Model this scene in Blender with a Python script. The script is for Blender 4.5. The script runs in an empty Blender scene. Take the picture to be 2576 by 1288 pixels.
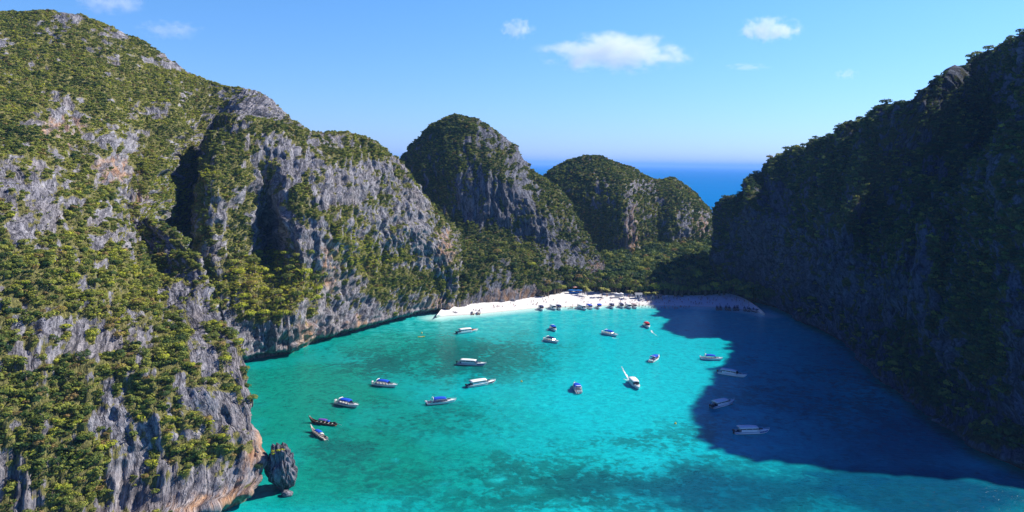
import bpy, bmesh, math, random
import numpy as np
from mathutils import Vector, Matrix
random.seed(7)
RS = np.random.RandomState(11)
C = bpy.context.scene
COL = C.collection

# ------------------------------------------------------------------ camera
FPX, CX, CY = 1773.0, 1288.0, 644.0            # pixels of a 2576 x 1288 frame
CAMP = np.array([0.0, 0.0, 88.0])
PITCH, ROLL = math.radians(7.52), 0.0167
_f = np.array([0, math.cos(PITCH), -math.sin(PITCH)])
_u0 = np.array([0, math.sin(PITCH), math.cos(PITCH)])
_r0 = np.array([1.0, 0, 0])
_r = math.cos(ROLL) * _r0 + math.sin(ROLL) * _u0
_u = math.cos(ROLL) * _u0 - math.sin(ROLL) * _r0
cam_d = bpy.data.cameras.new("camera")
cam = bpy.data.objects.new("camera", cam_d)
COL.objects.link(cam)
cam_d.sensor_fit = 'HORIZONTAL'
cam_d.sensor_width = 36.0
cam_d.lens = 36.0 * FPX / 2576.0
cam_d.clip_start = 0.5
cam_d.clip_end = 200000.0
M = Matrix(((_r[0], _u[0], -_f[0], CAMP[0]), (_r[1], _u[1], -_f[1], CAMP[1]), (_r[2], _u[2], -_f[2], CAMP[2]), (0, 0, 0, 1)))
cam.matrix_world = M
C.camera = cam

# ------------------------------------------------------------------ sky and sun
SUN_AZ = np.array([0.890, 0.456])              # plan direction towards the sun
SUN_EL = math.radians(38.3)
SKY_STRENGTH = 0.05
SUN_STRENGTH = 4.9
EXPOSURE = 0.62
world = bpy.data.worlds.new("World")
C.world = world
world.use_nodes = True
nt = world.node_tree
nt.nodes.clear()
wo = nt.nodes.new('ShaderNodeOutputWorld')
bg = nt.nodes.new('ShaderNodeBackground')
sky = nt.nodes.new('ShaderNodeTexSky')
sky.sky_type = 'NISHITA'
sky.sun_disc = False
sky.sun_elevation = SUN_EL
sky.sun_rotation = math.atan2(SUN_AZ[0], SUN_AZ[1])
sky.altitude = 0
sky.air_density = 1.0
sky.dust_density = 0.3
sky.ozone_density = 3.0
tc = nt.nodes.new('ShaderNodeTexCoord')
sp = nt.nodes.new('ShaderNodeSeparateXYZ')
rp = nt.nodes.new('ShaderNodeValToRGB')        # overhead sky darkened and blued to deepen shadows, horizon band kept bright
rp.color_ramp.elements[0].position = 0.0
rp.color_ramp.elements[0].color = (1.06, 1.42, 2.6, 1)
rp.color_ramp.elements[1].position = 0.9
rp.color_ramp.elements[1].color = (0.11, 0.25, 1.0, 1)
e = rp.color_ramp.elements.new(0.22); e.color = (0.98, 1.66, 2.35, 1)
e = rp.color_ramp.elements.new(0.42); e.color = (0.17, 0.40, 1.40, 1)
mx = nt.nodes.new('ShaderNodeMix'); mx.data_type = 'RGBA'; mx.blend_type = 'MULTIPLY'
mx.inputs[0].default_value = 1.0
nt.links.new(tc.outputs['Generated'], sp.inputs[0])
nt.links.new(sp.outputs['Z'], rp.inputs[0])
nt.links.new(sky.outputs[0], mx.inputs[6])
nt.links.new(rp.outputs[0], mx.inputs[7])
nt.links.new(mx.outputs[2], bg.inputs['Color'])
bg.inputs['Strength'].default_value = SKY_STRENGTH
nt.links.new(bg.outputs[0], wo.inputs['Surface'])

sun_d = bpy.data.lights.new("sun", 'SUN')
sun_d.energy = SUN_STRENGTH
sun_d.angle = math.radians(0.5)
sun_d.color = (1.0, 0.95, 0.86)
sun = bpy.data.objects.new("sun", sun_d)
COL.objects.link(sun)
SUN_DIR = Vector((SUN_AZ[0] * math.cos(SUN_EL), SUN_AZ[1] * math.cos(SUN_EL), math.sin(SUN_EL)))
sun.rotation_euler = SUN_DIR.to_track_quat('Z', 'Y').to_euler()

C.view_settings.view_transform = 'Standard'
C.view_settings.look = 'None'
C.view_settings.gamma = 1.0
C.view_settings.use_curve_mapping = False
C.view_settings.exposure = EXPOSURE
C.render.engine = 'CYCLES'
C.cycles.max_bounces = 8
C.cycles.diffuse_bounces = 2
C.cycles.glossy_bounces = 2
C.cycles.transmission_bounces = 4
C.cycles.volume_bounces = 5
C.cycles.transparent_max_bounces = 6
C.cycles.caustics_reflective = False
C.cycles.caustics_refractive = False
C.cycles.use_denoising = True

# ------------------------------------------------------------------ projection helpers
def ray(px, py):
    return _f + (px - CX) / FPX * _r - (py - CY) / FPX * _u
def P(px, py, Y):                               # the point seen at a pixel, Y metres ahead
    d = ray(px, py)
    return CAMP + d * (Y / d[1])
def W(px, py, z=0.0):                           # the point seen at a pixel on the level z
    d = ray(px, py)
    return CAMP + d * ((z - CAMP[2]) / d[2])
def proj(p):                                    # pixels of world points (N,3)
    q = np.asarray(p) - CAMP
    w = np.maximum(q @ _f, 1e-3)
    return CX + FPX * (q @ _r) / w, CY - FPX * (q @ _u) / w

# ------------------------------------------------------------------ noise
_perm = RS.permutation(256)
_g = RS.normal(size=(256, 3)); _g /= np.linalg.norm(_g, axis=1)[:, None]
def perlin(p):
    i = np.floor(p).astype(np.int64)
    f = p - i
    u = f * f * f * (f * (f * 6 - 15) + 10)
    out = 0
    for dx in (0, 1):
        wx = u[:, 0] if dx else 1 - u[:, 0]
        hx = _perm[(i[:, 0] + dx) & 255]
        for dy in (0, 1):
            wy = u[:, 1] if dy else 1 - u[:, 1]
            hy = _perm[(hx + i[:, 1] + dy) & 255]
            for dz in (0, 1):
                wz = u[:, 2] if dz else 1 - u[:, 2]
                h = _perm[(hy + i[:, 2] + dz) & 255]
                g = _g[h]
                out = out + wx * wy * wz * (g[:, 0] * (f[:, 0] - dx) + g[:, 1] * (f[:, 1] - dy) + g[:, 2] * (f[:, 2] - dz))
    return out * 1.5
def fbm(p, octv=3, gain=0.5):
    s, a, n = 0, 1.0, 0
    for k in range(octv):
        s = s + a * perlin(p * 2.0 ** k + 17.3 * k)
        n += a; a *= gain
    return s / n
def ridged(p, octv=2):
    s, a, n = 0, 1.0, 0
    for k in range(octv):
        s = s + a * (1 - np.abs(perlin(p * 2.0 ** k + 9.1 * k)) * 2)
        n += a; a *= 0.5
    return s / n

# ------------------------------------------------------------------ object helpers
def tag(o, label=None, cat=None, group=None, kind=None):
    if label: o['label'] = label
    if cat: o['category'] = cat
    if group: o['group'] = group
    if kind: o['kind'] = kind
    return o
def link(o, parent=None):
    COL.objects.link(o)
    if parent is not None: o.parent = parent
    return o
def empty(name, loc=(0, 0, 0), rz=0.0):
    o = bpy.data.objects.new(name, None)
    o.empty_display_size = 0.5
    COL.objects.link(o)
    o.location = loc
    o.rotation_euler = (0, 0, rz)
    return o
def np_mesh(name, verts, faces, mats=(), smooth=False, attrs=None):
    """verts (N,3), faces (F,k) all of one size; attrs: name -> (N,) point floats"""
    me = bpy.data.meshes.new(name)
    verts = np.ascontiguousarray(verts, dtype=np.float32)
    faces = np.ascontiguousarray(faces, dtype=np.int32)
    nf, k = faces.shape
    me.vertices.add(len(verts)); me.vertices.foreach_set('co', verts.ravel())
    me.loops.add(nf * k); me.loops.foreach_set('vertex_index', faces.ravel())
    me.polygons.add(nf)
    me.polygons.foreach_set('loop_start', np.arange(0, nf * k, k, dtype=np.int32))
    me.polygons.foreach_set('loop_total', np.full(nf, k, dtype=np.int32))
    me.polygons.foreach_set('use_smooth', np.full(nf, smooth, dtype=bool))
    for an, av in (attrs or {}).items():
        a = me.attributes.new(an, 'FLOAT', 'POINT')
        a.data.foreach_set('value', np.ascontiguousarray(av, dtype=np.float32))
    me.update(calc_edges=True)
    for m in mats: me.materials.append(m)
    return me
def grid_faces(n, m):
    i, j = np.meshgrid(np.arange(n - 1), np.arange(m - 1), indexing='ij')
    a = (i * m + j).ravel()
    return np.stack([a, a + m, a + m + 1, a + 1], 1)

# ------------------------------------------------------------------ materials
class N:
    def __init__(s, name):
        s.m = bpy.data.materials.new(name); s.m.use_nodes = True
        s.t = s.m.node_tree; s.t.nodes.clear()
        s.out = s.t.nodes.new('ShaderNodeOutputMaterial')
    def n(s, kind, **kw):
        x = s.t.nodes.new('ShaderNode' + kind)
        for k, v in kw.items(): setattr(x, k, v)
        return x
    def l(s, a, b): s.t.links.new(a, b)
    def val(s, sock, v):
        if isinstance(v, bpy.types.NodeSocket): s.l(v, sock)
        else: sock.default_value = v
    def math(s, op, a, b=0.0, clamp=False):
        x = s.n('Math', operation=op, use_clamp=clamp)
        s.val(x.inputs[0], a); s.val(x.inputs[1], b)
        return x.outputs[0]
    def mix(s, f, a, b, blend='MIX'):
        x = s.n('Mix', data_type='RGBA', blend_type=blend)
        s.val(x.inputs[0], f)
        s.val(x.inputs[6], a if not isinstance(a, tuple) else (*a[:3], 1))
        s.val(x.inputs[7], b if not isinstance(b, tuple) else (*b[:3], 1))
        return x.outputs[2]
    def attr(s, name): return s.n('Attribute', attribute_name=name).outputs['Fac']
    def noise(s, scale, detail=3.0, rough=0.55, stretch=None, coord='pos', dist=0.0):
        if coord == 'pos': src = s.n('NewGeometry').outputs['Position']
        else: src = s.n('TexCoord').outputs['Object']
        if stretch:
            mp = s.n('Mapping'); mp.inputs['Scale'].default_value = stretch
            s.l(src, mp.inputs['Vector']); src = mp.outputs[0]
        x = s.n('TexNoise')
        s.l(src, x.inputs['Vector'])
        x.inputs['Scale'].default_value = scale
        x.inputs['Detail'].default_value = detail
        x.inputs['Roughness'].default_value = rough
        x.inputs['Distortion'].default_value = dist
        return x.outputs['Fac']
    def ramp(s, f, stops):
        x = s.n('ValToRGB')
        els = x.color_ramp.elements
        while len(els) < len(stops): els.new(0.5)
        for el, (p, c) in zip(els, stops):
            el.position = p; el.color = (*c, 1) if len(c) == 3 else c
        s.val(x.inputs[0], f)
        return x.outputs[0]
    def step(s, f, lo, hi):
        x = s.n('MapRange'); x.inputs[1].default_value = lo; x.inputs[2].default_value = hi
        x.interpolation_type = 'SMOOTHSTEP'
        s.val(x.inputs[0], f)
        return x.outputs[0]
    def bump(s, h, dist=0.3, strength=0.6):
        x = s.n('Bump'); x.inputs['Strength'].default_value = strength
        x.inputs['Distance'].default_value = dist
        s.l(h, x.inputs['Height'])
        return x.outputs[0]
    def surf(s, color, rough=0.8, spec=0.3, normal=None, metal=0.0, ior=None):
        b = s.n('BsdfPrincipled')
        s.val(b.inputs['Base Color'], color if not isinstance(color, tuple) else (*color[:3], 1))
        s.val(b.inputs['Roughness'], rough)
        b.inputs['Specular IOR Level'].default_value = spec
        b.inputs['Metallic'].default_value = metal
        if ior: b.inputs['IOR'].default_value = ior
        if normal is not None: s.l(normal, b.inputs['Normal'])
        s.l(b.outputs[0], s.out.inputs['Surface'])
        return s.m
def plain(name, c, rough=0.5, spec=0.4, var=0.12, scale=3.0):
    n = N(name)
    f = n.noise(scale, 3.0, coord='obj')
    col = n.mix(f, tuple(x * (1 - var) for x in c), tuple(min(1, x * (1 + var)) for x in c))
    return n.surf(col, rough, spec)
# ------------------------------------------------------------------ rock material
def rock_mat():
    n = N("limestone_and_soil")
    veg, warm = n.attr('veg'), n.attr('warm')
    cx = n.n('CombineXYZ'); n.l(n.attr('fu'), cx.inputs[0]); n.l(n.attr('fv'), cx.inputs[1])
    def run(scale, st, detail, rough, dist=0.0):
        mp = n.n('Mapping'); mp.inputs['Scale'].default_value = (1, st, 1); n.l(cx.outputs[0], mp.inputs['Vector'])
        x = n.n('TexNoise'); n.l(mp.outputs[0], x.inputs['Vector']); x.inputs['Scale'].default_value = scale
        x.inputs['Detail'].default_value = detail; x.inputs['Roughness'].default_value = rough; x.inputs['Distortion'].default_value = dist
        return x.outputs['Fac']
    flute = run(0.55, 0.24, 6.0, 0.68, 0.8)
    fine = run(1.4, 0.62, 5.0, 0.68)
    vor = n.n('TexVoronoi', feature='DISTANCE_TO_EDGE'); mpv = n.n('Mapping'); mpv.inputs['Scale'].default_value = (1, 0.3, 1)
    wob = n.n('VectorMath', operation='ADD'); n.l(cx.outputs[0], wob.inputs[0]); wv = n.n('CombineXYZ'); n.l(n.math('MULTIPLY', n.math('SUBTRACT', run(0.5, 0.6, 3.0, 0.6), 0.5), 7.0), wv.inputs[0]); n.l(wv.outputs[0], wob.inputs[1])
    n.l(wob.outputs[0], mpv.inputs['Vector']); n.l(mpv.outputs[0], vor.inputs['Vector']); vor.inputs['Scale'].default_value = 0.30
    crack = n.step(vor.outputs['Distance'], 0.0, 0.10)
    big = n.noise(0.05, 3.0)
    f = n.math('ADD', n.math('MULTIPLY', flute, 0.55), n.math('MULTIPLY', fine, 0.45))
    rock = n.ramp(f, [(0.36, (0.035, 0.035, 0.048)), (0.45, (0.15, 0.146, 0.168)), (0.54, (0.32, 0.31, 0.342)), (0.66, (0.50, 0.485, 0.51))])
    rock = n.mix(n.math('MULTIPLY', n.step(big, 0.45, 0.7), 0.55), rock, n.mix(1.0, rock, (0.95, 0.84, 0.72), 'MULTIPLY'))
    rock = n.mix(n.math('MULTIPLY', n.math('SUBTRACT', 1.0, crack), 0.6), rock, (0.035, 0.034, 0.042))
    wmask = n.math('MULTIPLY', warm, n.step(run(0.30, 0.3, 4.0, 0.6), 0.38, 0.62), clamp=True)
    rock = n.mix(wmask, rock, n.ramp(flute, [(0.35, (0.20, 0.10, 0.06)), (0.5, (0.46, 0.27, 0.16)), (0.65, (0.60, 0.46, 0.36))]))
    rock = n.mix(n.attr('shade_tone'), rock, n.mix(1.0, rock, (0.15, 0.24, 0.38), 'MULTIPLY'))  # shade of the unlit cliffs put into the rock colour, darker and bluer
    soil = n.ramp(fine, [(0.3, (0.05, 0.058, 0.02)), (0.5, (0.16, 0.155, 0.05)), (0.68, (0.34, 0.30, 0.12))])
    soil = n.mix(n.attr('shade_tone'), soil, n.mix(1.0, soil, (0.25, 0.32, 0.3), 'MULTIPLY'))  # the same shade put into the soil colour
    vm = n.step(n.math('ADD', veg, n.math('MULTIPLY', n.math('SUBTRACT', fine, 0.5), 0.9)), 0.42, 0.62)
    col = n.mix(vm, rock, soil)
    h = n.math('ADD', n.math('ADD', n.math('MULTIPLY', flute, 1.0), n.math('MULTIPLY', fine, 0.9)), n.math('MULTIPLY', crack, 0.35))
    return n.surf(col, 0.92, 0.12, n.bump(h, 1.1, 0.85))
ROCK = rock_mat()

# ------------------------------------------------------------------ lofted hills
def cr(Pn, seg):
    """Catmull-Rom along axis 0 with seg[k] samples in span k, softened towards the chord"""
    n = len(Pn); out = []
    for k in range(n - 1):
        p0, p1, p2, p3 = Pn[max(k - 1, 0)], Pn[k], Pn[k + 1], Pn[min(k + 2, n - 1)]
        m1, m2 = (p2 - p0) * 0.40, (p3 - p1) * 0.40
        lim = np.linalg.norm(p2 - p1, axis=-1, keepdims=True) * 1.1
        for m in (m1, m2):
            l = np.linalg.norm(m, axis=-1, keepdims=True)
            m *= np.minimum(1, lim / np.maximum(l, 1e-6))
        last = k == n - 2
        for t in np.linspace(0, 1, seg[k] + (1 if last else 0), endpoint=last):
            h = (2 * t**3 - 3 * t**2 + 1, t**3 - 2 * t**2 + t, -2 * t**3 + 3 * t**2, t**3 - t**2)
            out.append(h[0] * p1 + h[1] * m1 + h[2] * p2 + h[3] * m2)
    return np.array(out)
def normals_of(G):
    du = np.gradient(G, axis=0); dv = np.gradient(G, axis=1)
    n = np.cross(du, dv)
    return n / np.maximum(np.linalg.norm(n, axis=2, keepdims=True), 1e-9)
def blob(px, py, blobs, nz):
    m = np.zeros_like(px)
    for (x, y, rx, ry) in blobs:
        d = ((px - x) / rx) ** 2 + ((py - y) / ry) ** 2
        m = np.maximum(m, np.clip(1.25 - d * 0.6 + nz * 1.9, 0, 1) * np.clip(3.2 - d, 0, 1))
    return m
def hill(name, cols, back, res, label, cat, notch=5.5, shade_tone=0.0, big=0.0, amp=1.0, flute=1.0, rocks=(), greens=(), warms=(), bias=0.0, seed=0, backs=((14, 2.0), (45, 0.72), (110, 0.2), (150, -0.05)), nearwater=True):
    cols = [[np.array(p, float) for p in c] for c in cols]
    back = np.array([back[0], back[1], 0.0]); back /= np.linalg.norm(back)
    full = []
    for c in cols:
        b = c[0].copy()
        lip = b.copy(); lip[2] = max(b[2], 0) + (3.4 if notch > 2 else 2.0)
        i0 = b + back * notch; i0[2] = min(b[2], 0) + 0.4
        i1 = b + back * notch; i1[2] = -4.0
        top = c[-1]
        tail = []
        for (d, zf) in backs:
            q = top + back * d
            q[2] = top[2] - 2.5 if zf == 2.0 else top[2] * zf
            tail.append(q)
        full.append([i1, i0, lip, lip * 0.86 + c[1] * 0.14] + c[1:] + tail)
    A = np.array(full)                                   # (columns, rows, 3)
    nb = len(backs)
    su = [max(3, int(math.ceil(np.percentile(np.linalg.norm(A[k + 1, :-nb] - A[k, :-nb], axis=1), 70) / res))) for k in range(A.shape[0] - 1)]
    G = cr(A, su)
    G = np.swapaxes(G, 0, 1)
    sv = []
    for k in range(A.shape[1] - 1):
        d = np.percentile(np.linalg.norm(A[:, k + 1] - A[:, k], axis=1), 70)
        r = res if k < A.shape[1] - 1 - nb else res * 5
        sv.append(max(2, int(math.ceil(d / r))))
    G = np.swapaxes(cr(G, sv), 0, 1)                     # (u, v, 3)
    nfront = sum(sv[:len(sv) - nb])
    nr = normals_of(G)
    to_cam = CAMP - G
    if (np.sum(nr * to_cam, 2)[:, :nfront]).mean() < 0: nr = -nr
    # broad normals for the displacement
    sm = nr.copy()
    for _ in range(6):
        sm[1:-1] = (sm[:-2] + sm[1:-1] * 2 + sm[2:]) / 4
        sm[:, 1:-1] = (sm[:, :-2] + sm[:, 1:-1] * 2 + sm[:, 2:]) / 4
    sm /= np.maximum(np.linalg.norm(sm, axis=2, keepdims=True), 1e-9)
    nu, nv = G.shape[:2]
    p = G.reshape(-1, 3); q = p + seed * 31.7
    steep = np.clip(1.25 - np.abs(sm[..., 2].ravel()) * 1.1, 0.15, 1)
    warp = np.stack([fbm(q / 22 + 5, 2), fbm(q / 22 + 40, 2), np.zeros(len(q))], 1) * 7
    U = np.concatenate([[0], np.cumsum(np.median(np.linalg.norm(np.diff(G[:, :nfront], axis=0), axis=2), axis=1))])
    Vv = np.concatenate([[0], np.cumsum(np.median(np.linalg.norm(np.diff(G, axis=1), axis=2), axis=0))])
    fu, fv = [a.ravel() for a in np.meshgrid(U, Vv, indexing='ij')]
    fu = fu + warp[:, 0] * 0.55 + seed * 57.0
    qf = np.stack([fu, fv * 0.13, np.full(len(fu), 3.3 + seed)], 1)
    d = 3.4 * fbm(q / 34, 3) * amp
    bil = np.abs(perlin(qf / 9.0 + 3)) * 2 + np.abs(perlin(qf / 4.3 + 8)) * 0.9
    d += flute * steep * (2.6 * (np.clip(bil, 0, 1.1) ** 0.7 - 0.6) + 1.7 * (ridged(qf * np.array([1, 1.5, 1]) / 2.9, 2) - 0.35))
    cell = fbm(np.stack([fu / 3.4, fv / 9.0, np.full(len(fu), 7.7)], 1), 3)
    d += 1.7 * steep * np.clip(cell * 2.4, -0.7, 1.0)
    if big: d += big * (np.abs(perlin(np.stack([fu / 26, fv / 150, np.full(len(fu), 5.1)], 1))) * 2 - 0.55) * np.clip((p[:, 2] - 4) / 30, 0, 1) * np.clip((165 - p[:, 2]) / 60, 0.15, 1)
    ter = fbm((q + warp) * np.array([1 / 13, 1 / 13, 1 / 5.0]), 3)
    d += 2.4 * ter * amp
    d += 0.45 * fbm(q / 1.7, 2) + 0.8 * steep * (ridged(q / np.array([3.0, 3.0, 5.0]), 2) - 0.4)
    zz = p[:, 2]
    d *= np.clip((zz + 1.0) / 6.0, 0.12, 1)              # keep the foot in place
    G2 = (p + sm.reshape(-1, 3) * d[:, None]).reshape(nu, nv, 3)
    n2 = normals_of(G2)
    if (np.sum(n2 * sm, 2)).mean() < 0: n2 = -n2
    px, py = proj(G2.reshape(-1, 3))
    nz1 = fbm(q / 16, 3); nz2 = fbm(q / 4.2, 2)
    nzc = n2[..., 2].ravel()
    rib = fbm(np.stack([fu / 2.6, fv / 7.5, np.full(len(fu), 1.7)], 1), 2)
    v = 0.55 + bias + 0.55 * nz1 + 0.50 * nz2 + 0.62 * (nzc - 0.42) + 0.25 * ter - 0.40 * np.clip(cell * 2, -1, 1) * steep - 0.55 * np.clip(rib * 2, -1, 1)
    rb = blob(px, py, rocks, nz2 * 0.8 + nz1 * 0.5) if rocks else 0
    gb = blob(px, py, greens, nz2 * 0.8 + nz1 * 0.5) if greens else 0
    v = v - 0.62 * rb + 0.55 * gb
    if nearwater: v -= np.clip((9 + 6 * nz1 - G2[..., 2].ravel()) / 8, 0, 1) * 0.8
    wm = blob(px, py, warms, nz2) if warms else np.zeros(len(px))
    wm = np.clip(wm + 0.45 * np.clip((7 - G2[..., 2].ravel()) / 7, 0, 1), 0, 1)
    me = np_mesh(name, G2.reshape(-1, 3), grid_faces(nu, nv), [ROCK], True, {'veg': np.clip(v, 0, 1), 'warm': wm, 'shade_tone': np.full(len(wm), shade_tone), 'fu': fu, 'fv': fv})
    o = link(bpy.data.objects.new(name, me))
    tag(o, label, cat, kind='structure')
    return dict(o=o, G=G2, n=n2, veg=v.reshape(nu, nv), nfront=nfront + 6, seed=seed)
def hidden(col, off, n=None):
    """a copy of a column moved in plan, to carry a flank out of sight"""
    return [np.array(p) + np.array([off[0], off[1], 0]) for p in col]
def rows(*pts):
    out = []
    for p in pts:
        out.append(W(p[0], p[1]) if len(p) == 2 else P(*p))
    return out

Y0 = dict(
 A=rows((-700,1700),(-700,1420,120),(-700,1250,126),(-700,1080,134),(-700,950,141),(-700,820,148),(-700,700,157),(-700,580,168),(-700,470,182),(-700,360,202),(-700,250,228),(-700,140,262),(-700,40,305),(-700,-20,345)),
 B=rows((-250,1560),(-250,1340,134),(-250,1190,141),(-250,1030,149),(-250,915,156),(-250,810,164),(-250,700,174),(-250,590,187),(-250,485,205),(-250,380,230),(-250,275,262),(-250,170,302),(-250,75,350),(-250,30,392)),
 C=rows((80,1460),(80,1290,148),(80,1150,156),(80,1000,165),(80,900,172),(80,800,181),(80,700,192),(80,600,208),(80,500,228),(80,400,256),(80,300,292),(80,200,335),(80,100,385),(80,27,430)),
 C2=rows((190,1420),(190,1290,152),(190,1155,160),(190,1010,170),(190,910,178),(190,815,188),(190,720,200),(190,625,216),(190,530,238),(185,430,268),(185,325,304),(180,215,345),(175,115,392),(170,33,434)),
 D=rows((280,1390),(280,1290,157),(280,1160,164),(280,1020,174),(280,920,183),(280,830,194),(280,740,206),(280,650,223),(280,560,246),(280,465,277),(280,350,312),(280,240,352),(280,150,398),(280,67,438)),
 D2=rows((370,1362),(375,1275,161),(375,1155,168),(375,1010,178),(370,910,187),(365,830,199),(355,755,213),(340,670,231),(325,595,254),(310,510,286),(345,390,322),(365,285,362),(380,190,404),(385,120,442)),
 E=rows((470,1335),(485,1258,164),(485,1150,172),(475,1000,183),(455,905,193),(440,835,206),(420,770,220),(400,700,237),(370,635,256),(345,565,274),(400,430,318),(440,330,358),(470,250,400),(480,185,438)),
 E2=rows((560,1298),(590,1225,171),(585,1130,177),(565,980,188),(540,890,198),(512,828,210),(480,755,224),(455,672,241),(405,612,260),(365,553,276),(425,450,345),(465,355,376),(505,275,405),(540,207,434)),
 F=rows((640,1252),(664,1185,178),(655,1110,182),(625,960,194),(600,880,203),(560,820,214),(520,740,228),(495,650,244),(430,590,262),(380,547,278),(450,470,366),(495,385,388),(545,300,412),(600,222,432)),
)
fG = hidden(Y0['F'], (-20, 22)); fG[9] = P(405,590,340); fG[8] = P(405,650,325); fG[10] = P(475,505,372); fG[11] = P(535,400,392); fG[12] = P(590,310,402); fG[13] = P(668,242,436)
fH = hidden(Y0['F'], (-55, 60)); fH[8] = P(440,700,340); fH[9] = P(450,615,352); fH[10] = P(510,520,378); fH[11] = P(570,420,396); fH[12] = P(640,330,412); fH[13] = P(740,309,442)
fI = hidden(Y0['F'], (-95, 110)); fI[8] = P(500,700,372); fI[9] = P(510,610,380); fI[10] = P(570,520,400); fI[11] = P(640,430,418); fI[12] = P(740,380,438); fI[13] = P(860,368,460)
H0_ROCK = [(165,280,55,45),(250,125,40,25),(105,60,30,15),(160,45,30,15),(280,145,20,15),(300,85,40,14),(425,155,45,18),(80,170,15,15),(105,190,15,12),(20,107,20,10),
 (345,345,25,25),(265,350,30,20),(280,425,45,30),(325,260,20,15),(380,285,25,15),(420,275,20,15),(20,460,35,40),(100,475,30,50),(60,575,40,35),(125,540,20,40),(310,505,20,20),(255,545,25,15),
 (185,510,20,15),(325,610,15,25),(245,610,15,20),(345,560,15,10),(410,625,25,15),(135,829,45,60),(225,859,60,45),(60,909,30,40),(115,914,20,30),(345,819,20,15),(385,864,30,30),(360,914,20,35),
 (445,719,50,50),(490,769,35,45),(500,874,20,50),(525,904,25,30),(590,924,20,50),(550,1019,45,45),(505,989,30,25),(625,1119,30,110),(635,1219,40,60),(445,964,20,20),(300,1004,15,40),(270,964,25,20),
 (260,1074,40,40),(295,1104,30,35),(345,1154,35,35),(290,1194,30,30),(530,1209,45,40),(500,1259,130,28),(30,1194,35,50),(55,1259,40,30),(110,1074,15,25),(600,1204,25,30),(435,1244,40,30),(350,1244,40,25),
 (450,1099,20,12),(410,1184,20,20),(60,964,40,10),(640,270,40,50),(600,270,20,25),(700,270,40,30)]
H0_GREEN = [(150,160,140,70),(350,210,90,60),(60,60,60,40),(260,230,90,60),(430,330,60,60),(480,260,60,50),(120,720,140,70),(300,700,120,60),(60,1000,60,60),(180,990,70,50),(180,930,60,25),(520,1130,70,30),(560,970,40,25),(150,1130,90,60),(200,1240,50,40),(380,1010,50,40),(30,300,30,90),(200,200,90,50),(420,400,60,80),(330,960,40,60),(410,900,30,60),(450,1050,60,25)]
H0_WARM = [(590,1255,50,30),(640,1190,25,60),(160,330,50,30),(285,430,40,30),(500,1265,60,20),(360,500,20,20),(650,1120,14,60)]
hills = {}
hills['near'] = hill('hill', [Y0[k] for k in ('A','B','C','C2','D','D2','E','E2','F')] + [fG, fH, fI], (-0.75, 0.66), 0.68,
  'tall grey limestone mountain with patchy shrubs rising behind the lone sea stack', 'mountain', rocks=H0_ROCK, greens=H0_GREEN, warms=H0_WARM, seed=1, bias=-0.02, notch=2.4)

c1 = rows((560,935),(556,810,299),(552,700,314),(545,600,327),(545,450,342),(560,327,376))
c0 = rows((505,955),(500,830,301),(490,715,318),(488,610,330),(500,470,344),(525,350,374))
H2 = [hidden(c0, (-4, 70)), hidden(c0, (-6, 28)), c0, c1,
 rows((640,912),(640,800,306),(640,690,325),(640,600,350),(640,430,364),(630,302,386)),
 rows((690,903),(692,795,310),(690,700,334),(668,610,380),(670,440,372),(670,307,393)),
 rows((735,895),(740,790,316),(742,690,332),(730,590,346),(720,430,372),(720,317,402)),
 rows((800,866),(815,760,339),(820,680,346),(828,580,354),(820,440,380),(800,337,418)),
 rows((850,852),(870,760,354),(880,670,364),(890,570,372),(890,450,395),(885,337,430)),
 rows((940,828),(960,740,375),(960,660,386),(960,570,393),(960,470,412),(960,367,438)),
 rows((1030,802),(1040,720,399),(1040,650,408),(1035,580,412),(1030,500,428),(1020,420,446)),
 rows((1095,790),(1105,720,412),(1105,660,419),(1100,610,423),(1095,570,435),(1078,507,452))]
c9 = rows((1125,785),(1142,730,414),(1146,680,420),(1142,645,428),(1138,610,438),(1128,574,452))
H2 += [c9, hidden(c9, (0, 26)), hidden(c9, (-8, 70))]
H2_ROCK = [(900,470,140,70),(1020,560,70,60),(760,420,60,50),(690,560,40,60),(780,600,40,50),(820,640,20,50),(610,830,40,70),(700,860,90,40),(790,800,50,70),(850,760,40,60),(930,790,40,30),(900,720,20,30),(1090,620,40,40),(1050,480,40,40),(545,560,25,80),(980,420,40,20),(700,370,40,20),(880,830,60,30)]
H2_GREEN = [(860,540,40,30),(960,480,40,40),(1040,440,40,30),(780,470,30,40),(1010,590,40,20),(680,725,130,60),(600,700,60,40),(540,480,40,110),(580,420,60,40),(660,720,110,45),(700,750,70,45),(640,780,40,40),(700,320,90,14),(900,640,70,40),(960,700,70,40),(1040,700,60,30),(870,400,50,20),(930,380,40,20),(760,520,30,40),(590,600,30,60),(1000,640,40,30),(1100,540,20,40)]
H2_WARM = [(830,670,20,50),(1120,620,20,40),(780,850,50,30),(1105,770,30,20),(900,810,30,14)]
hills['second'] = hill('hill', H2, (-0.35, 0.94), 0.75, 'broad grey cliff with a bushy green shelf above its undercut foot', 'cliff', rocks=H2_ROCK, greens=H2_GREEN, warms=H2_WARM, seed=2, bias=-0.02)

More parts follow.
